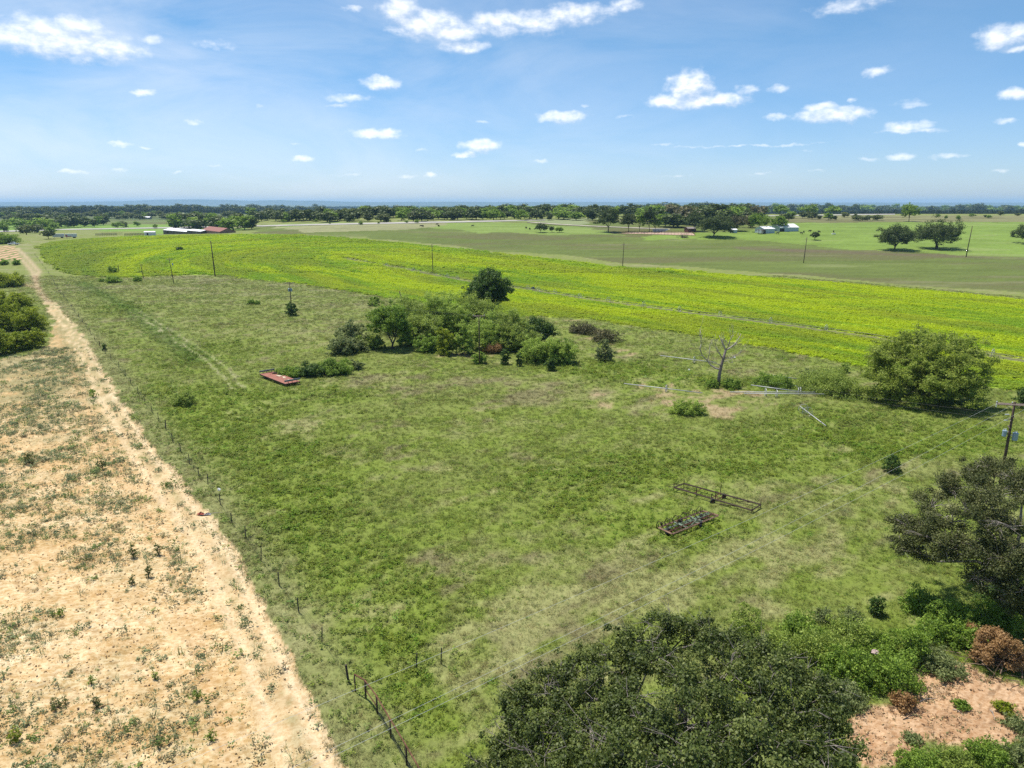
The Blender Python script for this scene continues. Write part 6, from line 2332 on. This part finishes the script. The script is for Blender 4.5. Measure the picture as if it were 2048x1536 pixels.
def gable(name, label, cat, c0, c1, dep, eave, ridge, wallm, roofm, front=(), over=.35, sheets=0, end_open=False):
    """house or barn whose near long wall runs between two pixels; front = (u, width, height, kind)"""
    A, B = G(*c0), G(*c1)
    ln = float(np.linalg.norm((B - A)[:2]))
    rz = math.atan2(B[1] - A[1], B[0] - A[0])
    root = empty(name, (A[0], A[1], min(A[2], B[2])), rz, label=label, cat=cat)
    q = MB()
    if end_open:
        q.box((ln / 2, dep / 2, eave / 2), (ln - .05, dep, eave - .02))
        q.build('wall', wallm, root)
    else:
        hf = dep / 2
        n0 = len(q.v)
        v = [(x, y, z) for x in (0, ln) for (y, z) in ((0, -.3), (0, eave), (hf, ridge), (dep, eave), (dep, -.3))]
        q.add(v, [(0, 1, 2, 3, 4), (9, 8, 7, 6, 5), (0, 5, 6, 1), (1, 6, 7, 2), (2, 7, 8, 3), (3, 8, 9, 4), (4, 9, 5, 0)])
        q.build('wall', wallm, root)
    sl = (ridge - eave) / (dep / 2)
    for sd in (0, 1):
        n = max(1, sheets)
        for i in range(n):
            q = MB()
            x0, x1 = -over + (ln + 2 * over) * i / n, -over + (ln + 2 * over) * (i + 1) / n - (.03 if n > 1 else 0)
            y0, y1 = (-over, dep / 2) if sd == 0 else (dep + over, dep / 2)
            z0, z1 = eave - over * sl + .06, ridge + .06
            t = .10
            v = [(x0, y0, z0), (x1, y0, z0), (x1, y1, z1), (x0, y1, z1), (x0, y0, z0 + t), (x1, y0, z0 + t), (x1, y1, z1 + t), (x0, y1, z1 + t)]
            fs = [(0, 1, 2, 3), (4, 7, 6, 5), (0, 4, 5, 1), (1, 5, 6, 2), (2, 6, 7, 3), (3, 7, 4, 0)]
            q.add(v, fs if sd == 0 else [tuple(reversed(f_)) for f_ in fs])
            q.build('roof', roofm, root)
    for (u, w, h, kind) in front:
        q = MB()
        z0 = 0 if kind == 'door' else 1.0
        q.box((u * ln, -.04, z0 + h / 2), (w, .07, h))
        f = q.build(kind, {'door': SHADE, 'window': WHITE}[kind], root)  # door: panel proud of the wall, a recess's shade put into its colour
        if kind == 'window':
            q = MB()
            q.box((u * ln, -.085, z0 + h / 2), (w * .82, .02, h * .82))
            q.build('pane', GLASS, f)
    return root, ln


def build_farms():
    # left farm
    gable('barn', 'long dark walled barn with a white sheet roof behind the left of the crop', 'barn', (327, 468.5), (374, 468.0), 14, 4.2, 6.0, DARKW, WHITE, [(.2, 3.0, 3.2, 'door'), (.55, 1.2, 1.0, 'window'), (.8, 1.2, 1.0, 'window')], sheets=4)
    gable('barn', 'lower white roofed wing joined to the right of the long barn', 'barn', (374.5, 468.0), (402, 467.8), 10, 3.3, 4.4, DARKW, WHITE, [(.3, 2.4, 2.4, 'door'), (.7, 1.2, 1.0, 'window')], sheets=3)
    gable('farmhouse', 'farmhouse with a dull red roof right of the white roofed barn', 'house', (405, 467), (440, 467), 13, 3.4, 6.2, mat('brick_wall', (.24, .15, .12), .9, var=.2), mat('dull_red_roof', (.26, .115, .092), .85, var=.15), [(.25, 1.3, 2.1, 'door'), (.5, 1.6, 1.2, 'window'), (.75, 1.6, 1.2, 'window')])
    gable('shed', 'small white shed left of the long barn', 'shed', (289, 470.8), (310, 470.6), 4, 2.6, 3.2, mat('white_wall', (.68, .69, .70), .6, var=.08), WHITE, [(.3, 1.2, 1.9, 'door')])
    gable('house', 'small white roofed house in the left valley', 'house', (280, 438.4), (299, 438.4), 9, 3.0, 4.6, TANW, WHITE, [(.5, 1.2, 2., 'door')])
    gable('house', 'long pale house with a reddish roof at the far left horizon', 'house', (95, 420.6), (127, 420.4), 14, 4, 7, mat('white_wall', (.68, .69, .70), .6), mat('pinkish_roof', (.48, .30, .24), .8), [])
    # stock pens beside it
    for x0, x1, l in ((191, 234, 'dark pipe stock pen left behind the crop crest'), (249, 288, 'dark pipe stock pen between the left pen and the white shed')):
        A, B = G(x0, 471.8), G(x1, 471.2)
        root = empty('stock_pen', tuple(A), label=l, cat='pen')
        n = 12
        for i in range(n + 1):
            p = A + (B - A) * i / n - A
            q = MB()
            q.tube([p - (0, 0, .3), p + (0, 0, 1.9)], .09, 5)
            q.build('post', STEELD, root)
        for z in (.5, .85, 1.2, 1.55, 1.9):
            q = MB()
            q.tube([(0, 0, z), B - A + (0, 0, z)], .075, 5)
            q.build('rail', STEELD, root)
        for z in (.5, 1.2, 1.9):
            q = MB()
            q.tube([(0, 9, z), B - A + (0, 9, z)], .075, 5)
            q.build('back_rail', STEELD, root)
    # two long white trailers
    redm = mat('faded_red_paint', (.42, .10, .08), .6)
    for x0, x1, l, m2 in ((105, 130, 'plain white box trailer, left one of two behind the crop crest', None), (131, 155, 'white box trailer with red panels, right one of two behind the crop crest', redm)):
        A, B = G(x0, 476.5), G(x1, 475.8)
        ln = float(np.linalg.norm((B - A)[:2]))
        root = empty('box_trailer', tuple(A), math.atan2(B[1] - A[1], B[0] - A[0]), label=l, cat='trailer')
        q = MB()
        q.box((ln / 2, 1.3, 2.0), (ln * .96, 2.5, 2.3))
        q.build('body', mat('dull_white_paint', (.60, .61, .62), .6, var=.12), root)
        q = MB()
        q.box((ln / 2, 1.3, 3.2), (ln * .97, 2.56, .1))
        q.build('roof', WHITE, root)
        if m2:
            q = MB()
            q.box((ln * .1, .03, 1.75), (ln * .15, .05, 1.6))
            q.build('red_panel', m2, root)
            q = MB()
            q.box((ln * .35, .03, 1.25), (ln * .3, .05, .5))
            q.build('red_panel', m2, root)
        for t in (.72, .82):
            for y in (.2, 2.4):
                q = MB()
                q.tube([(ln * t, y - .14, .45), (ln * t, y + .14, .45)], .48, 12)
                q.build('wheel', RUBBER, root)
        q = MB()
        for y in (.7, 1.9):
            q.box((ln * .15, y, .42), (.14, .14, .85))
        q.build('landing_leg', STEELD, root)
    # pickup
    p = G(27, 489.8)
    root = empty('pickup_truck', tuple(p), math.pi + .06, label='white pickup truck parked on the track at the far left', cat='pickup truck')
    wp = mat('white_car_paint', (.74, .75, .77), .35, var=.04)
    s = 1.15
    q = MB()
    q.prism([(-3.0 * s, .55), (3.0 * s, .55), (3.0 * s, 1.1), (1.2 * s, 1.25), (-3.0 * s, 1.2)], -.98, .98)
    q.build('body', wp, root)
    q = MB()
    q.prism([(-.95 * s, 1.22), (1.3 * s, 1.25), (.75 * s, 1.95), (-.75 * s, 1.98)], -.85, .85)
    cab = q.build('cab', wp, root)
    for y in (-.86, .86):
        for x0, x1 in ((-.7, .05), (.12, .85)):
            q = MB()
            q.prism([(x0 * s, 1.32), (x1 * s, 1.32), ((x1 - .12) * s, 1.82), ((x0 + .02) * s, 1.82)], y - .012, y + .012)
            q.build('window', GLASS, cab)
    q = MB()
    q.box((-2.0 * s, 0, 1.215), (1.9 * s, 1.7, .05))
    q.build('bed', STEELD, root)
    for x in (-1.85, 1.95):
        for y in (-.9, .9):
            q = MB()
            q.tube([(x * s, y - .14, .42), (x * s, y + .14, .42)], .42, 14)
            w = q.build('wheel', RUBBER, root)
            q = MB()
            q.tube([(x * s, y - .155, .42), (x * s, y + .155, .42)], .22, 10)
            q.build('rim', GALV, w)
    for y in (-.7, .7):
        q = MB()
        q.box((3.01 * s, y, .95), (.05, .35, .2))
        q.build('headlight', PORC, root)
    # car by the farmhouse
    p = G(405, 466.9)
    root = empty('parked_car', tuple(p), .1, label='dark car parked between the barn wing and the red roofed house', cat='car')
    q = MB()
    q.prism([(-2.2, .4), (2.2, .4), (2.2, .85), (1.2, .95), (.6, 1.45), (-1.2, 1.45), (-1.9, .95), (-2.2, .9)], -.85, .85)
    q.build('body', mat('dark_car_paint', (.03, .045, .07), .3), root)
    for x in (-1.4, 1.4):
        for y in (-.8, .8):
            q = MB()
            q.tube([(x, y - .1, .33), (x, y + .1, .33)], .33, 12)
            q.build('wheel', RUBBER, root)
    # ranch yard
    sh = mat('pale_blue_wall', (.45, .52, .56), .7, var=.08)
    gable('barn', 'left of two white roofed barns in the right pasture, open on its left end', 'barn', (1528, 467.2), (1549, 466.2), 11, 3.6, 5.4, sh, WHITE, [(.06, 1.8, 2.6, 'door')], sheets=3)
    gable('barn', 'right of two white roofed barns in the right pasture, with a dark doorway', 'barn', (1559, 463.6), (1597, 462.6), 14, 3.4, 6.0, sh, WHITE, [(.13, 4.2, 2.7, 'door')], sheets=4)
    q0 = G(1516, 468.2)
    root = empty('open_shelter', tuple(q0), label='rusty open lean-to at the left end of the left barn', cat='shed')
    for x in (0, 2.4, 5):
        for y in (0, 5):
            q = MB()
            q.box((x, y, 1.5), (.2, .2, 3.0))
            q.build('post', RUST, root)
    q = MB()
    q.box((2.5, 2.5, 3.1), (5.8, 6, .14), 0)
    q.build('roof', RUST, root)
    gable('shed', 'dark red shed behind the sand arena', 'shed', (1376, 465), (1392, 464.6), 6, 3.0, 4.0, mat('barn_red', (.15, .052, .045), .85, var=.2), mat('old_roof', (.24, .20, .18), .8), [(.6, 4.0, 2.3, 'door')])
    gable('house', 'grey roofed house among the trees behind the livestock trailer', 'house', (1322, 442), (1342, 442), 10, 3, 4.6, TANW, mat('pale_grey_roof', (.50, .49, .47), .7), [(.4, 1.2, 1.2, 'window')])
    gable('shed', 'small blue grey shed between the live oak and the left barn', 'shed', (1464, 466), (1474, 465.8), 4, 2.4, 3.2, sh, WHITE, [])
    gable('house', 'pale low building cut by the right edge on the ridge', 'house', (2041, 425.6), (2062, 425.4), 10, 3, 4.4, mat('dark_blue_wall', (.10, .11, .17), .7), WHITE, [])
    # sand arena with its panels
    A, B, Cc, D = G(1243, 467.4), G(1390, 471.2), G(1384, 466.0), G(1262, 465.0)
    pts = [A, B, Cc, D]
    v, f = [], []
    n = 16
    for i in range(n + 1):
        for j in range(7):
            p = (A * (1 - i / n) + B * i / n) * (1 - j / 6) + (D * (1 - i / n) + Cc * i / n) * j / 6
            v.append((p[0], p[1], float(terrain(p[0], p[1])) + .22))
    for i in range(n):
        for j in range(6):
            f.append((i * 7 + j, (i + 1) * 7 + j, (i + 1) * 7 + j + 1, i * 7 + j + 1))
    me = bpy.data.meshes.new('sand_arena')
    me.from_pydata(v, [], f)
    me.materials.append(mat('arena_sand', (.42, .30, .215), .95, scale=.15))
    link_mesh('sand_arena', me, kind='structure')
    root = empty('arena_fence', tuple(A), label='pipe panel fence round the pinkish sand arena', cat='fence')
    for a, b, n in ((A, B, 22), (B, Cc, 6), (Cc, D, 18), (D, A, 5)):
        for i in range(n):
            p = a + (b - a) * i / n
            p[2] = float(terrain(p[0], p[1]))
            q = MB()
            q.tube([p - A + (0, 0, -.2), p - A + (0, 0, 1.7)], .075, 5)
            q.build('post', RUST, root)
        for z in (.5, .9, 1.3, 1.7):
            q = MB()
            q.tube([a + (b - a) * t - A + (0, 0, z + float(terrain(*(a + (b - a) * t)[:2])) - (a + (b - a) * t)[2]) for t in np.linspace(0, 1, 8)], .03, 4)
            q.build('rail', RUST, root)
    # livestock trailer
    p = G(1304, 464.6)
    root = empty('livestock_trailer', tuple(p), -.03, label='silver livestock trailer parked behind the sand arena', cat='trailer')
    ln = 31 * mpp(p)
    al = mat('aluminium_panel', (.50, .51, .53), .45, .4, var=.12, scale=1)
    q = MB()
    q.box((ln * .46, 0, 1.75), (ln * .82, 2.3, 2.1))
    q.build('body', al, root)
    q = MB()
    q.prism([(ln * .872, 1.5), (ln, 1.7), (ln, 2.6), (ln * .95, 2.8), (ln * .872, 2.8)], -1.1, 1.1)
    q.build('nose', mat('pale_blue_paint', (.42, .52, .58), .5), root)
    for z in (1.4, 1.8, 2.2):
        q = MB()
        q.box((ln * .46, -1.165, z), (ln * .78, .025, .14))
        q.build('slot', SHADE, root)  # dark strip on the side, shade of an open slot put into its colour
    for t in (.5, .6):
        for y in (-1., 1.):
            q = MB()
            q.tube([(ln * t, y - .12, .42), (ln * t, y + .12, .42)], .42, 12)
            q.build('wheel', RUBBER, root)
    # pile of dead branches by the arena
    rng = np.random.default_rng(12)
    p = G(1366, 475.5)
    s = mpp(p)
    root = empty('branch_pile', tuple(p), label='reddish grey pile of dead branches in front of the sand arena', cat='brush pile')
    q = MB()
    for i in range(110):
        a = rng.normal(size=3) * np.array([5.5 * s, 1.5, 0]) + (0, 0, abs(rng.normal()) * .8)
        d = rng.normal(size=3)
        d[2] = abs(d[2]) * .6
        d /= np.linalg.norm(d)
        q.tube([a, a + d * (1.5 + 1.5 * rng.random())], [.09, .03], 4)
    q.build('branches', BARK, root)


build_farms()


def cow_mesh():
    bm_v = [((0, 0, 1.05), .40), ((.55, 0, 1.08), .37), ((-.60, 0, 1.10), .38), ((-.85, 0, 1.12), .26), ((.85, 0, 1.18), .27), ((1.10, 0, 1.25), .20), ((1.35, 0, 1.12), .14), ((1.55, 0, .98), .10)]
    edges = [(0, 1), (0, 2), (2, 3), (1, 4), (4, 5), (5, 6), (6, 7)]
    for sx, par in ((.58, 1), (-.68, 2)):
        for sy in (-.2, .2):
            k = len(bm_v)
            off = .10 if sx < 0 else 0
            bm_v += [((sx, sy, .78), .17), ((sx - off, sy, .45), .085), ((sx - off * .4, sy, .05), .07)]
            edges += [(par, k), (k, k + 1), (k + 1, k + 2)]
    k = len(bm_v)
    bm_v += [((-1.02, 0, .95), .05), ((-1.06, 0, .55), .035)]
    edges += [(3, k), (k, k + 1)]
    for sy in (-.22, .22):
        k = len(bm_v)
        bm_v += [((1.13, sy, 1.32), .045)]
        edges += [(5, k)]
    me = bpy.data.meshes.new('cow_skeleton')
    me.from_pydata([q[0] for q in bm_v], edges, [])
    o = bpy.data.objects.new('cow_skeleton', me)
    COL.objects.link(o)
    o.modifiers.new('skin', 'SKIN')
    for i, q in enumerate(bm_v):
        me.skin_vertices[0].data[i].radius = (q[1], q[1])
    me.skin_vertices[0].data[0].use_root = True
    sb = o.modifiers.new('sub', 'SUBSURF')
    sb.levels = 1
    dg = bpy.context.evaluated_depsgraph_get()
    out = bpy.data.meshes.new_from_object(o.evaluated_get(dg))
    bpy.data.objects.remove(o)
    out.materials.clear()
    out.materials.append(mat('black_hide', (.016, .014, .013), .75, var=.2))
    out.polygons.foreach_set('use_smooth', [True] * len(out.polygons))
    return out


def build_cattle():
    me = cow_mesh()
    spots = [(1555, 468.6, 'black cow grazing in front of the gap between the two barns'), (1603, 468.5, 'black cow right of the right barn, nearest of a close pair'), (1607.5, 465.8, 'black cow right of the right barn, behind its neighbour'), (1619.5, 464.2, 'black cow alone left above the small round tree'),
             (1638, 465.6, 'black cow just right of the small round tree'), (1667, 465.2, 'black cow standing behind the white feeder'), (842, 453.8, 'black cow in the middle pasture, left one of a touching pair'), (846, 454.0, 'black cow in the middle pasture, right one of a touching pair'), (877.5, 453.6, 'black cow in the middle pasture right of the touching pair'),
             (945, 453.6, 'black cow alone in the middle pasture below the road'), (1052.5, 457.6, 'black cow left of the three round trees, farther one'), (1059.5, 459.6, 'black cow left of the three round trees, nearer one'), (874, 450.6, 'small black cow nearest the highway in the middle pasture')]
    for i, (x, y, l) in enumerate(spots):
        p = G(x, y)
        o = link_mesh('cow', me, label=l, cat='cow', group='black cattle on the far pastures')
        o.location = tuple(p)
        o.rotation_euler = (0, 0, (i * 2.1) % 6.28)
        o.scale = (1.15,) * 3
    p = G(1667, 468.6)
    root = empty('feeder', tuple(p), label='round white cattle feeder in the right pasture', cat='feeder')
    q = MB()
    lathe(q, (0, 0, 0), [(1.5, 0), (1.5, .9), (1.38, .9), (1.38, .1)], 16)
    q.build('ring', WHITE, root)
    q = MB()
    lathe(q, (0, 0, .05), [(1.3, 0), (1.2, .6), (.5, .95)], 12)
    q.build('hay', mat('hay', (.45, .36, .20), .95, var=.3, scale=5), root)


build_cattle()
